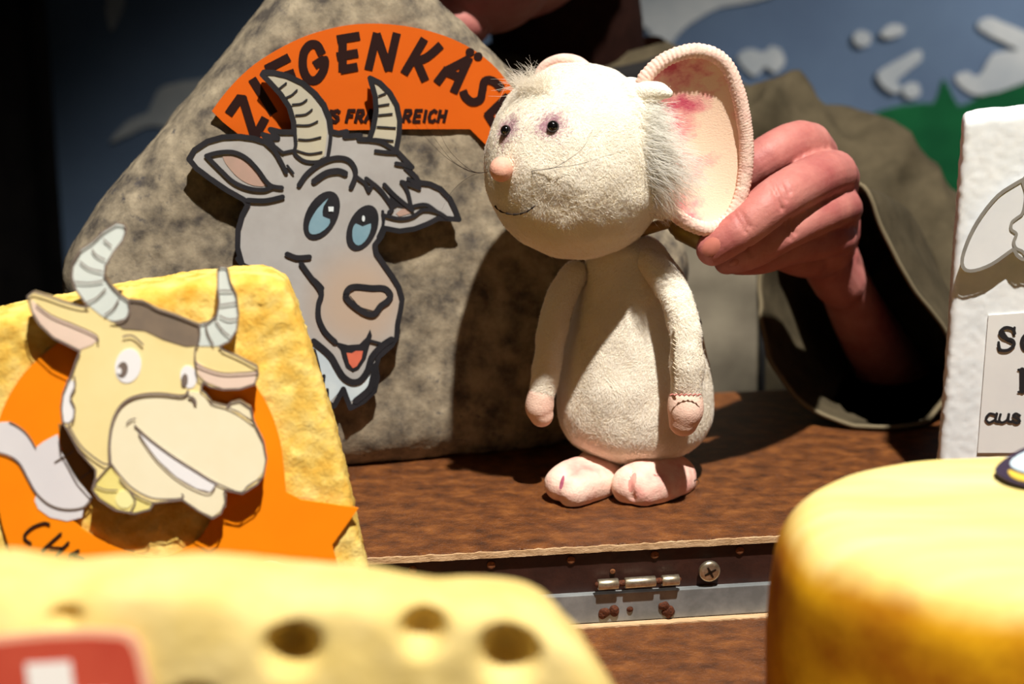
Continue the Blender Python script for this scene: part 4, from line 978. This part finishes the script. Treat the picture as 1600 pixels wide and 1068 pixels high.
fl_ = []
g_ = random.Random(21)
rb = BVHTree.FromPolygons([Vector(v.co) + root_loc(rt.parent) for v in root_m.vertices], [tuple(q.vertices) for q in root_m.polygons])
for i in range(2000):
    t = g_.random(); px = 1016 + g_.gauss(8, 14); py = 158 + 165 * t
    h = rb.ray_cast(CAMP, ray(px, py).normalized())
    if h[0] is None: continue
    a = h[0]; L = g_.uniform(.012, .027) * (0.5 + .75 * math.exp(-((t - .6) / .28) ** 2))
    d = (Vector((.85, -.42, -.05 - .4 * t)) + Vector((g_.gauss(0, .28), g_.gauss(0, .25), g_.gauss(0, .28)))).normalized()
    e = (d + Vector((.15, .25, -.35)) + Vector((g_.gauss(0, .3), g_.gauss(0, .3), g_.gauss(0, .3)))).normalized()
    fl_.append(([a - h[1] * .001, a + d * L * .3 + h[1] * .001, a + d * L * .62, a + d * L * .62 + e * L * .4], g_.uniform(.00013, .00024)))
m_long = fibre('long_fur', (255, 253, 247), .5, .5)
hairs('ear_fur', m_long, ear, fl_)
keep_rt = lambda c: np.ones(len(c))
fuzz('fleece_pile', root_m, m_fib, rt, 16000, .0034, .00028, seed=4, lay=.78, flow=(.8, 0, -.5))
# --- body: pear shaped, fleece
def body_me():
    vs, fs = [], []
    prof = [(716, 20), (712, 52), (700, 84), (684, 108), (662, 123), (636, 128), (606, 126), (570, 120), (530, 111), (490, 100), (450, 87), (420, 76), (398, 66), (380, 58), (372, 40)]
    seg = 72; cx = {}
    pts = smooth([(r, h) for r, h in prof], False, 3)
    for r, h in pts:
        c = W(992 if r > 430 else 992 - (430 - r) * .35, r, .988); k = h * PXM(.988) * .985
        for j in range(seg):
            a = 2 * math.pi * j / seg
            vs.append((c.x + math.cos(a) * k, .988 + math.sin(a) * k * .86, c.z + (math.sin(a) * k * .86) * 0))
    for i in range(len(pts) - 1):
        for j in range(seg): fs.append((i * seg + j, i * seg + (j + 1) % seg, (i + 1) * seg + (j + 1) % seg, (i + 1) * seg + j))
    fs.append(tuple(range(seg))[::-1]); fs.append(tuple((len(pts) - 1) * seg + j for j in range(seg)))
    return pmesh(vs, fs, True)
bme = remesh(body_me(), .0022, 2); displace(bme, lambda c: fbm(c, 60, 2, 6) * .0008)
body = mesh_obj('body', bme, m_flc, mouse, True)
fuzz('fleece_pile', bme, m_fib, body, 110000, .0032, .0003, lay=.8, seed=5, flow=(-.2, 0, -1), keep=lambda c: np.where(c[:, 1] > 1.01, .3, 1.0) * np.where(c[:, 2] < .03, .45, 1.0), nvar=.5)
# --- arms with pink paws
def arm(pts, rad, seed, pw, pr):
    me = remesh(pmesh(*chain(pts, rad)), .0016, 2); displace(me, lambda c: fbm(c, 90, 2, seed) * .0007)
    a = mesh_obj('arm', me, m_flc, mouse, True)
    fuzz('fleece_pile', me, m_fib, a, 22000, .0028, .00028, lay=.8, seed=seed, flow=(0, 0, -1), nvar=.5)
    pm = remesh(pmesh(*chain(pw, pr)), .0013, 3)
    mesh_obj('paw', pm, m_pink, a, True); return a
a1 = arm([W(1012, 408, .972), W(1036, 432, .958), W(1058, 470, .945), W(1070, 520, .937), W(1074, 570, .934), W(1072, 622, .934)], [.008, .0092, .0094, .0093, .0098, .0092], 31,
         [W(1071, 626, .933), W(1071, 642, .932), W(1068, 658, .932)], [.0104, .0106, .0088])
a2 = arm([W(898, 428, .985), W(878, 462, .975), W(864, 510, .970), W(856, 560, .967), W(847, 612, .965)], [.008, .0085, .0085, .0082, .0078], 32,
         [W(845, 618, .965), W(843, 636, .965), W(846, 648, .965)], [.0082, .0088, .0074])
# seams: overcast stitches down the near arm, paw piping
m_seam = M('seam_thread', (222, 206, 180), rough=.8); m_pinkth = M('pink_thread', (206, 130, 120), rough=.8)
ab = BVHTree.FromPolygons([Vector(v.co) + root_loc(a1.parent) for v in a1.data.vertices], [tuple(q.vertices) for q in a1.data.polygons])
def onb(b, px, py, o=0):
    h = b.ray_cast(CAMP, ray(px, py).normalized())
    return (h[0] + h[1] * o) if h[0] else None
st = []
for i in range(18):
    py = 512 + i * 6; x = 1054 + 1.2 * math.sin(i); q1, q2 = onb(ab, x, py, .001), onb(ab, x + 7, py + 4, .0022)
    if q1 and q2: st.append(([q1, q1.lerp(q2, .5) + Vector((0, -.001, 0)), q2], .0005))
if st: hairs('seam', m_seam, a1, st)
st = [([W(1047 + i * 7.2, 618, .9222), W(1050.6 + i * 7.2, 615.5, .9215), W(1054 + i * 7.2, 618, .9222)], .0006) for i in range(7)]
hairs('paw_piping', m_pinkth, a1, st)
# --- feet: pink stuffed cloth shoes with two toes
m_foot = M('foot_cloth', (240, 206, 188), (226, 150, 140), scale=48, detail=3, rough=.85, spec=.1, bump=.3, bscale=700, lo_=.42, hi_=.72)
m_foot_dye = M('foot_dye', (224, 156, 142), (214, 136, 130), scale=90, rough=.9)
def foot(parts, seed, nm='foot'):
    mb = MB()
    for pts, rad in parts: mb.add(*chain(pts, rad))
    me = remesh(mb.me(False), .0013, 5); c = co_of(me); c[:, 2] = np.maximum(c[:, 2], .0009 + .0006 * np.abs(vnoise(c, 300, 2))); setco(me, c); me.update()
    displace(me, lambda c: fbm(c, 110, 2, seed) * .0004)
    if seed in (41, 42):
        cl = [W(986, 734, .945), W(984, 752, .94), W(988, 778, .938)] if seed == 41 else [W(882, 738, .948), W(878, 754, .944), W(880, 778, .94)]
        c, nn = co_of(me), no_of(me); d2 = np.full(len(c), 9.0)
        for a, b in zip(cl, cl[1:]):
            A, D = np.array(a), np.array(b - a); rel = c - A; t = np.clip(rel @ D / (D @ D), 0, 1); q = rel - t[:, None] * D; q[:, 1] *= .3; d2 = np.minimum(d2, (q ** 2).sum(1))
        setco(me, c - nn * (.0022 * np.exp(-d2 / .0019 ** 2) * (c[:, 1] < .965))[:, None])
    return mesh_obj('foot', me, m_foot, mouse, True)
fr_ = foot([([W(987, 757, .949), W(1008, 750, .955), W(1038, 745, .966), W(1048, 745, .972)], [.0125, .0132, .0135, .0125]), ([W(1004, 764, .945), W(1028, 758, .952), W(1048, 752, .964), W(1058, 750, .970)], [.0108, .0118, .0128, .0118]), ([W(1030, 738, .972), W(1056, 742, .976)], [.0145, .0125])], 41)
fl2 = foot([([W(878, 756, .950), W(896, 748, .958), W(930, 742, .972)], [.0108, .0125, .0132]), ([W(896, 767, .943), W(915, 758, .952), W(945, 748, .968)], [.0102, .012, .0128]), ([W(930, 735, .978), W(960, 730, .98)], [.0135, .012])], 42)
mesh_obj('leg', pmesh(*chain([W(950, 722, .985), W(955, 700, .986)], [.0095, .012])), m_pink, mouse, True)
mesh_obj('leg', pmesh(*chain([W(1040, 722, .985), W(1035, 700, .986)], [.0095, .012])), m_pink, mouse, True)
def bvh_of(o): return BVHTree.FromPolygons([Vector(v.co) + root_loc(o.parent) for v in o.data.vertices], [tuple(q.vertices) for q in o.data.polygons])
def dye(o, blobs, mat, name='dye_patch', push=.00035):
    b = bvh_of(o); mb = MB()
    for cx, cy, rx, ry, rot in blobs:
        ring = []
        pts = [(cx, cy)] + [(cx + (x - cx) * t, cy + (y - cy) * t) for t in (.5, 1) for x, y in ell(cx, cy, rx, ry, rot, 14)]
        q = [onb(b, *p, push if i < 15 else .00005) for i, p in enumerate(pts)]
        if any(v is None for v in q): continue
        fs = [(0, 1 + i, 1 + (i + 1) % 14) for i in range(14)] + [(1 + i, 15 + i, 15 + (i + 1) % 14, 1 + (i + 1) % 14) for i in range(14)]
        mb.add(q, fs)
    return mesh_obj(name, mb.me(False), mat, o, True, kind='stuff') if mb.v else None
m_crease = M('toe_crease', (176, 96, 116), (150, 74, 96), scale=200, rough=.9)
dye(fl2, [(878, 754, 3.0, 12, 14)], m_crease, 'toe_crease')
dye(fr_, [(988, 752, 6, 17, 12)], m_foot_dye)
hairs('thread_end', m_thread, fr_, [([W(1079, 757, .966), W(1088, 749, .964), W(1092, 753, .964), W(1086, 761, .962)], .0005)], kind=None)
# --- control rod and knob at the back of the head
m_rod = M('rod_wood', (178, 144, 96), (150, 116, 74), scale=60, rough=.6, stretch=(1, 6, 6))
m_brass = M('knob_brass', (176, 152, 92), (140, 120, 76), scale=60, rough=.4, metal=.6)
rod = mesh_obj('control_rod', pmesh(*tube([W(985, 366, .99), W(1030, 352, .985), W(1088, 336, .982)], [.0034] * 3, 14)), m_rod, mouse, True)
kn = mesh_obj('knob', pmesh(*tube([W(1062, 352, .985), W(1066, 354, .984), W(1102, 372, .978), W(1104, 373, .978)], [.0072, .0085, .0085, .0074], 22)), m_brass, rod, True)
mesh_obj('back_strap', pmesh(*tube([W(1044, 418, .985), W(1066, 440, .985), W(1082, 470, .985), W(1093, 505, .985)], [.0014] * 4, 8)), M('strap_brown', (84, 58, 38), rough=.7), mouse, True)

# ================================================================ the puppeteer
pers = thing('person', 'puppeteer in an olive brown jacket behind the case holding the mouse by its rod', 'person', (.05, 1.38, FLOOR_Z))
m_skin = M('skin', (190, 124, 114), (160, 84, 82), scale=30, detail=5, rough=.55, spec=.35, bump=.22, bscale=520, sss=.08, lo_=.35, hi_=.7)
m_nail = M('fingernail', (184, 112, 98), rough=.35, spec=.4)
m_jac = M('jacket_cloth', (82, 73, 56), (64, 57, 43), scale=40, detail=6, rough=.9, spec=.1, bump=.35, bscale=700)
m_shirt = M('shirt_cloth', (124, 116, 100), (112, 104, 90), scale=30, rough=.9, spec=.1, bump=.2, bscale=800)
m_trous = M('trouser_cloth', (34, 34, 38), rough=.9); m_hairm = M('dark_hair', (30, 20, 16), (46, 32, 24), scale=60, rough=.6)
k_ = lambda px: px * .3825e-3
HANDB = MB()
def limb(lst, kk=4, seg=18): HANDB.add(*chain([W(x, y, d) for x, y, d, r in lst], [k_(r) for x, y, d, r in lst], kk, seg))
IDX = [(1290, 300, 1.08, 36), (1264, 226, 1.04, 37), (1198, 246, 1.012, 34), (1138, 300, 1.012, 28), (1104, 340, 1.012, 23)]
MID = [(1300, 320, 1.078, 36), (1303, 270, 1.024, 37), (1222, 306, .972, 36), (1160, 356, .958, 31), (1114, 389, .958, 26)]
RNG = [(1300, 350, 1.082, 34), (1314, 322, 1.026, 33), (1238, 354, .982, 31), (1178, 392, .972, 26), (1136, 408, .975, 21)]
LIT = [(1295, 375, 1.085, 32), (1308, 372, 1.035, 31), (1240, 386, 1.0, 27), (1192, 406, .99, 22), (1152, 412, .99, 18)]
THB = [(1290, 400, 1.085, 36), (1255, 400, 1.06, 36), (1200, 385, 1.03, 30), (1150, 368, 1.008, 26), (1112, 352, 1.0, 22)]
for f_ in (IDX, MID, RNG, LIT, THB): limb(f_)
limb([(1300, 310, 1.07, 44), (1296, 360, 1.07, 52), (1290, 400, 1.085, 46), (1312, 440, 1.1, 46)])
limb([(1285, 270, 1.055, 40), (1300, 330, 1.055, 44), (1298, 385, 1.065, 42)])
limb([(1262, 400, 1.06, 36), (1285, 395, 1.08, 44)])
limb([(1300, 400, 1.095, 46), (1322, 450, 1.12, 46), (1352, 510, 1.15, 54), (1400, 590, 1.21, 66), (1440, 640, 1.26, 70), (1400, 440, 1.30, 64), (1270, 300, 1.35, 62), (1200, 260, 1.37, 60)])
# other arm resting at his side, neck, chest, head
limb([(560, 210, 1.38, 95), (470, 420, 1.36, 85), (440, 560, 1.32, 75), (515, 575, 1.22, 60), (556, 560, 1.165, 48)])
for i in range(4): limb([(560, 545 + i * 14, 1.165, 26), (600, 540 + i * 15, 1.14, 24), (632, 545 + i * 15, 1.132, 20)])
limb([(556, 540, 1.165, 26), (585, 515, 1.145, 24), (606, 500, 1.138, 20)])
NECK = [(900, 260, 1.39, 150), (890, 120, 1.375, 138), (872, -10, 1.35, 135), (850, -140, 1.33, 140)]
limb(NECK)
HQ = W(800, -215, 1.27)
hv, hf = ellipsoid(HQ, (.078, .1, .112), Matrix.Rotation(R(-38), 3, 'Z'), 40, 28); HANDB.add(hv, hf)
fd = Vector((-.58, -.8, -.18)).normalized()                # where the face looks
sd = Vector((fd.y, -fd.x, 0)).normalized() * -1
up = fd.cross(sd) * -1
if up.z < 0: up = -up
HANDB.add(*ellipsoid(HQ + fd * .045 - up * .062, (.052, .058, .05), None, 24, 18))     # jaw
HANDB.add(*ellipsoid(HQ + fd * .082 - up * .094, (.024, .024, .02), None, 20, 14))     # chin
HANDB.add(*chain([HQ + fd * .092 + up * .018, HQ + fd * .112 - up * .02, HQ + fd * .104 - up * .03], [.009, .013, .012]))   # nose
for s in (-1, 1):
    HANDB.add(*ellipsoid(HQ + fd * .085 + sd * s * .033 + up * .026, (.02, .014, .008), None, 16, 10))  # brow
    HANDB.add(*ellipsoid(HQ - fd * .005 + sd * s * .08, (.012, .018, .03), None, 18, 12))               # ear
    HANDB.add(*ellipsoid(HQ + fd * .07 + sd * s * .04 - up * .02, (.024, .022, .02), None, 16, 10))     # cheek
HANDB.add(*chain([HQ + fd * .098 + sd * .022 - up * .056, HQ + fd * .107 - up * .055, HQ + fd * .098 - sd * .022 - up * .056], [.005, .0075, .005]))  # lips
HANDB.add(*ellipsoid((.05, 1.385, .07), (.13, .075, .13), None, 32, 20))
for s in (-1, 1): HANDB.add(*chain([(.05, 1.385, .15), (.05 + s * .14, 1.385, .13)], [.055, .055]))
pm = remesh(HANDB.me(False), .0014, 2, .5)
# knuckle creases pressed in across the finger joints
c, nn = co_of(pm), no_of(pm); dsp = np.zeros(len(c))
def crease(px, py, y, ang, ln, depth=.0016, wd=.0011):
    global dsp
    a = W(px - math.cos(R(ang)) * ln, py - math.sin(R(ang)) * ln, y); b = W(px + math.cos(R(ang)) * ln, py + math.sin(R(ang)) * ln, y)
    ab_ = np.array(b - a); L2_ = ab_ @ ab_; rel = c - np.array(a); tt = np.clip(rel @ ab_ / L2_, 0, 1)
    q = rel - tt[:, None] * ab_; q[:, 1] *= .12; d2 = (q ** 2).sum(1)
    dsp -= depth * np.exp(-d2 / wd ** 2) * (np.abs(c[:, 1] - y) < .05)
for px, py, y, an, l in ((1190, 238, .975, 62, 18), (1180, 246, .975, 62, 22), (1200, 232, .975, 62, 14), (1221, 296, .955, 66, 18), (1212, 304, .955, 66, 24), (1230, 290, .955, 66, 14), (1158, 350, .945, 60, 15), (1165, 345, .945, 60, 12), (1236, 350, .97, 66, 15), (1228, 356, .97, 66, 16), (1172, 392, .96, 60, 9)):
    crease(px, py, y, an, l)
setco(pm, c + nn * dsp[:, None]); pm.update()
skin = mesh_obj('body', pm, m_skin, pers, True)
pbv = bvh_of(skin)
def nail(cx, cy, rx, ry, rot):
    mb = MB(); pts = [(cx, cy)] + [(cx + (x - cx) * t, cy + (y - cy) * t) for t in (.6, 1) for x, y in ell(cx, cy, rx, ry, rot, 18)]
    q = [onb(pbv, *p, .0007 if i <= 18 else -.0002) for i, p in enumerate(pts)]
    if any(v is None for v in q): return
    mb.add(q, [(0, 1 + i, 1 + (i + 1) % 18) for i in range(18)] + [(1 + i, 19 + i, 19 + (i + 1) % 18, 1 + (i + 1) % 18) for i in range(18)])
    mesh_obj('fingernail', mb.me(False), m_nail, skin, True)
nail(1111, 386, 15, 19, 40); nail(1147, 410, 9, 6, -20)
for s in (-1, 1):
    ep = HQ + fd * .094 + sd * s * .031 + up * .008
    mesh_obj('eye', pmesh(*ellipsoid(ep - fd * .008, (.012, .012, .012), None, 20, 14)), M('eyeball', (225, 222, 215), rough=.2), skin, True)
    mesh_obj('iris', pmesh(*ellipsoid(ep + fd * .0022, (.0045, .0045, .0045), None, 14, 10)), m_eye, skin, True)
hm = pmesh(*ellipsoid(HQ - fd * .018 + up * .03, (.092, .1, .1), None, 40, 28)); displace(hm, lambda c: fbm(c, 40, 3, 2) * .008)
bm = bmesh.new(); bm.from_mesh(hm)
bmesh.ops.delete(bm, geom=[v for v in bm.verts if (v.co - HQ).dot(fd) > .055 or (v.co - HQ).dot(up) < -.05], context='VERTS'); bm.to_mesh(hm); bm.free()
mesh_obj('hair', hm, m_hairm, pers, True)
# jacket: torso, two sleeves, collar
def folds(c, a=1.0, s=0, ax=(.62, .15, -.77)):
    """cloth folds: long soft creases lying across the direction ax"""
    c = np.asarray(c); A = np.array(ax) / np.linalg.norm(ax); t = (c @ A)[:, None] * A
    w = np.stack([vnoise(c, 8, 3 + s), vnoise(c, 8, 4 + s), vnoise(c, 8, 5 + s)], 1) * .05
    q = t * 22 + (c - t) * 6 + w * 18; q2 = t * 46 + (c - t) * 13 + w * 30
    return a * (.0085 * (1 - np.abs(vnoise(q, 1, 6 + s)) * 2) + .004 * (1 - np.abs(vnoise(q2, 1, 7 + s)) * 2) + .0008 * vnoise(c, 120, 8 + s))
def torso():
    rows = [(.222, .070, .062, 1.375), (.205, .10, .075, 1.375), (.185, .145, .088, 1.375), (.16, .172, .098, 1.375), (.12, .186, .112, 1.37), (.06, .186, .125, 1.36), (0, .182, .135, 1.355), (-.10, .18, .14, 1.36), (-.22, .182, .14, 1.37), (-.34, .186, .14, 1.38), (-.40, .18, .13, 1.38)]
    vs, fs = [], []; seg = 96; R_ = smooth(rows, False, 6)
    for z, rx, ry, yc_ in R_:
        for j in range(seg):
            a = 2 * math.pi * j / seg; vs.append((.05 + rx * math.cos(a), yc_ + ry * math.sin(a), z))
    for i in range(len(R_) - 1):
        for j in range(seg): fs.append((i * seg + j, (i + 1) * seg + j, (i + 1) * seg + (j + 1) % seg, i * seg + (j + 1) % seg))
    me = pmesh(vs, fs, True); displace(me, lambda c: folds(c, .5, 0, (.2, 0, 1))); return me
jac = mesh_obj('jacket', torso(), m_jac, pers, True)
def sleeve_upper(lst, a, s):
    me = pmesh(*chain([W(x, y, d) for x, y, d, r in lst], [r for x, y, d, r in lst], 8, 64)); displace(me, lambda c: folds(c, a, s)); return me
up_l = [(1090, 232, 1.37, .046), (1165, 238, 1.36, .048), (1232, 256, 1.35, .049), (1300, 296, 1.34, .050), (1364, 368, 1.32, .051), (1434, 452, 1.29, .053), (1480, 500, 1.27, .056)]
sm_ = sleeve_upper(up_l, 2.1, 11)
slv = mesh_obj('sleeve', sm_, m_jac, jac, True)
# the wide open cuff of the forearm sleeve
rim = [(1342, 296, 1.09), (1376, 366, 1.085), (1420, 448, 1.085), (1468, 515, 1.095), (1484, 590, 1.10), (1448, 655, 1.085), (1392, 673, 1.075), (1312, 652, 1.08), (1256, 616, 1.09), (1216, 560, 1.10), (1200, 490, 1.115), (1194, 428, 1.125), (1216, 366, 1.13), (1272, 316, 1.12)]
RM = smooth([tuple(W(*q)) for q in rim], True, 7); EC = W(1470, 520, 1.285)
bk = [(0, 1.0, 0), (.08, 1.0, .004), (.2, 1.02, .01), (.35, 1.0, .012), (.5, .93, .01), (.66, .8, .006), (.8, .66, 0), (.92, .5, 0), (1.0, .28, 0)]
vs, fs = [], []; n_ = len(RM); C0 = Vector((sum(p[0] for p in RM) / n_, sum(p[1] for p in RM) / n_, sum(p[2] for p in RM) / n_))
B_ = smooth(bk, False, 5)
for side in (0, 1):
    for t, s, o_ in B_:
        cc = C0.lerp(EC, t)
        for q in RM: 
            d = Vector(q) - C0; dn = d.normalized()
            vs.append(cc + d * s * (1 if side == 0 else .965) + Vector((0, 0, -.004 * t)))
kk = len(B_) * n_
for i in range(len(B_) - 1):
    for j in range(n_):
        a, b = i * n_ + j, i * n_ + (j + 1) % n_
        fs.append((a, b, b + n_, a + n_)); fs.append((kk + a, kk + a + n_, kk + b + n_, kk + b))
for j in range(n_): fs.append((j, kk + j, kk + (j + 1) % n_, (j + 1) % n_))
cm = pmesh(vs, fs)
bm = bmesh.new(); bm.from_mesh(cm); bmesh.ops.recalc_face_normals(bm, faces=bm.faces); bm.to_mesh(cm); bm.free()
cc_ = co_of(cm); fo_ = folds(cc_, .5, 15, (.5, .3, .8)); q_ = cc_ - np.array(C0); q_ /= np.linalg.norm(q_, axis=1)[:, None]; cq_ = cc_ + q_ * fo_[:, None]; cq_[:, 2] = np.maximum(cq_[:, 2], .003); setco(cm, cq_); cm.update()
cuff = mesh_obj('sleeve_cuff', cm, m_jac, jac, True)
hairs('cuff_hem', M('hem', (132, 120, 92), rough=.9), cuff, [([Vector(v) for v in RM[::3]] + [Vector(RM[0])], .0012)], kind=None) if False else mesh_obj('cuff_hem', pmesh(*tube([Vector(q) for q in cq_[:n_]], .0016, 8, closed=True)), M('lit_hem_cloth', (112, 101, 78), rough=.9), cuff, True)  # hem colour lightened to paint in the lit edge of the cuff
sm2 = sleeve_upper([(700, 190, 1.37, .05), (610, 200, 1.37, .052), (540, 270, 1.37, .054), (480, 400, 1.36, .054), (440, 520, 1.34, .054), (448, 568, 1.30, .05), (505, 572, 1.235, .042)], .8, 21)
mesh_obj('sleeve', sm2, m_jac, jac, True)
col = pmesh(*tube([(.062 + .082 * math.cos(a), 1.376 + .068 * math.sin(a), .200 + .010 * math.cos(a)) for a in [2 * math.pi * i / 36 for i in range(36)]], .009, 14, closed=True)); displace(col, lambda c: folds(c, .4, 31))
mesh_obj('collar', col, M('collar_black', (22, 20, 20), rough=.9), jac, True)
tn = pmesh(*chain([W(903, 230, 1.385), W(893, 110, 1.372), W(878, -20, 1.35), W(862, -110, 1.336)], [k_(168), k_(158), k_(150), k_(150)], 6, 40)); displace(tn, lambda c: folds(c, .25, 41))
mesh_obj('neck_tube', tn, M('neck_tube_brown', (46, 27, 22), (38, 22, 18), scale=80, rough=.9, spec=.05), pers, True)  # dark brown tube added over the neck to darken it
jb = bvh_of(jac)
zl = [onb(jb, 1186, y, .003) for y in range(380, 660, 12)]
if all(zl): mesh_obj('front_edge', pmesh(*tube(zl, .0028, 8)), M('zip_black', (16, 15, 15), rough=.7), jac, True)
gl_ = [(960 + (x - 960) * min(1, max(.35, .35 + .65 * (y - 150) / 200)), y) for y in range(150, 700, 10) for x in (960, 1000, 1040, 1080, 1110, 1140, 1165, 1180)]
vs, fs = [], []; nx = 8
for x, y in gl_: vs.append(onb(jb, x, y, .0022) or W(x, y, 1.23))
ny = len(gl_) // nx
for i in range(ny - 1):
    for j in range(nx - 1): fs.append((i * nx + j, (i + 1) * nx + j, (i + 1) * nx + j + 1, i * nx + j + 1))
mesh_obj('shirt_front', pmesh(vs, fs), m_shirt, jac, True)
# kneeling legs and shoes
for s in (-1, 1):
    lg = remesh(MB().add(*chain([(.05 + s * .085, 1.39, -.40), (.05 + s * .1, 1.37, -.62), (.05 + s * .11, 1.33, -.885), (.05 + s * .11, 1.50, -.895), (.05 + s * .11, 1.70, -.905)], [.085, .078, .068, .058, .046])).me(False), .006, 3)
    c = co_of(lg); c[:, 2] = np.maximum(c[:, 2], FLOOR_Z + .001); setco(lg, c); lg.update()
    mesh_obj('trouser_leg', lg, m_trous, pers, True)
    sh = remesh(MB().add(*chain([(.05 + s * .11, 1.72, -.91), (.05 + s * .11, 1.75, -.86), (.05 + s * .115, 1.745, -.915)], [.042, .04, .036])).me(False), .004, 3)
    c = co_of(sh); c[:, 2] = np.maximum(c[:, 2], FLOOR_Z + .001); setco(sh, c); sh.update()
    mesh_obj('shoe', sh, M('shoe_black', (20, 18, 18), rough=.5), pers, True)
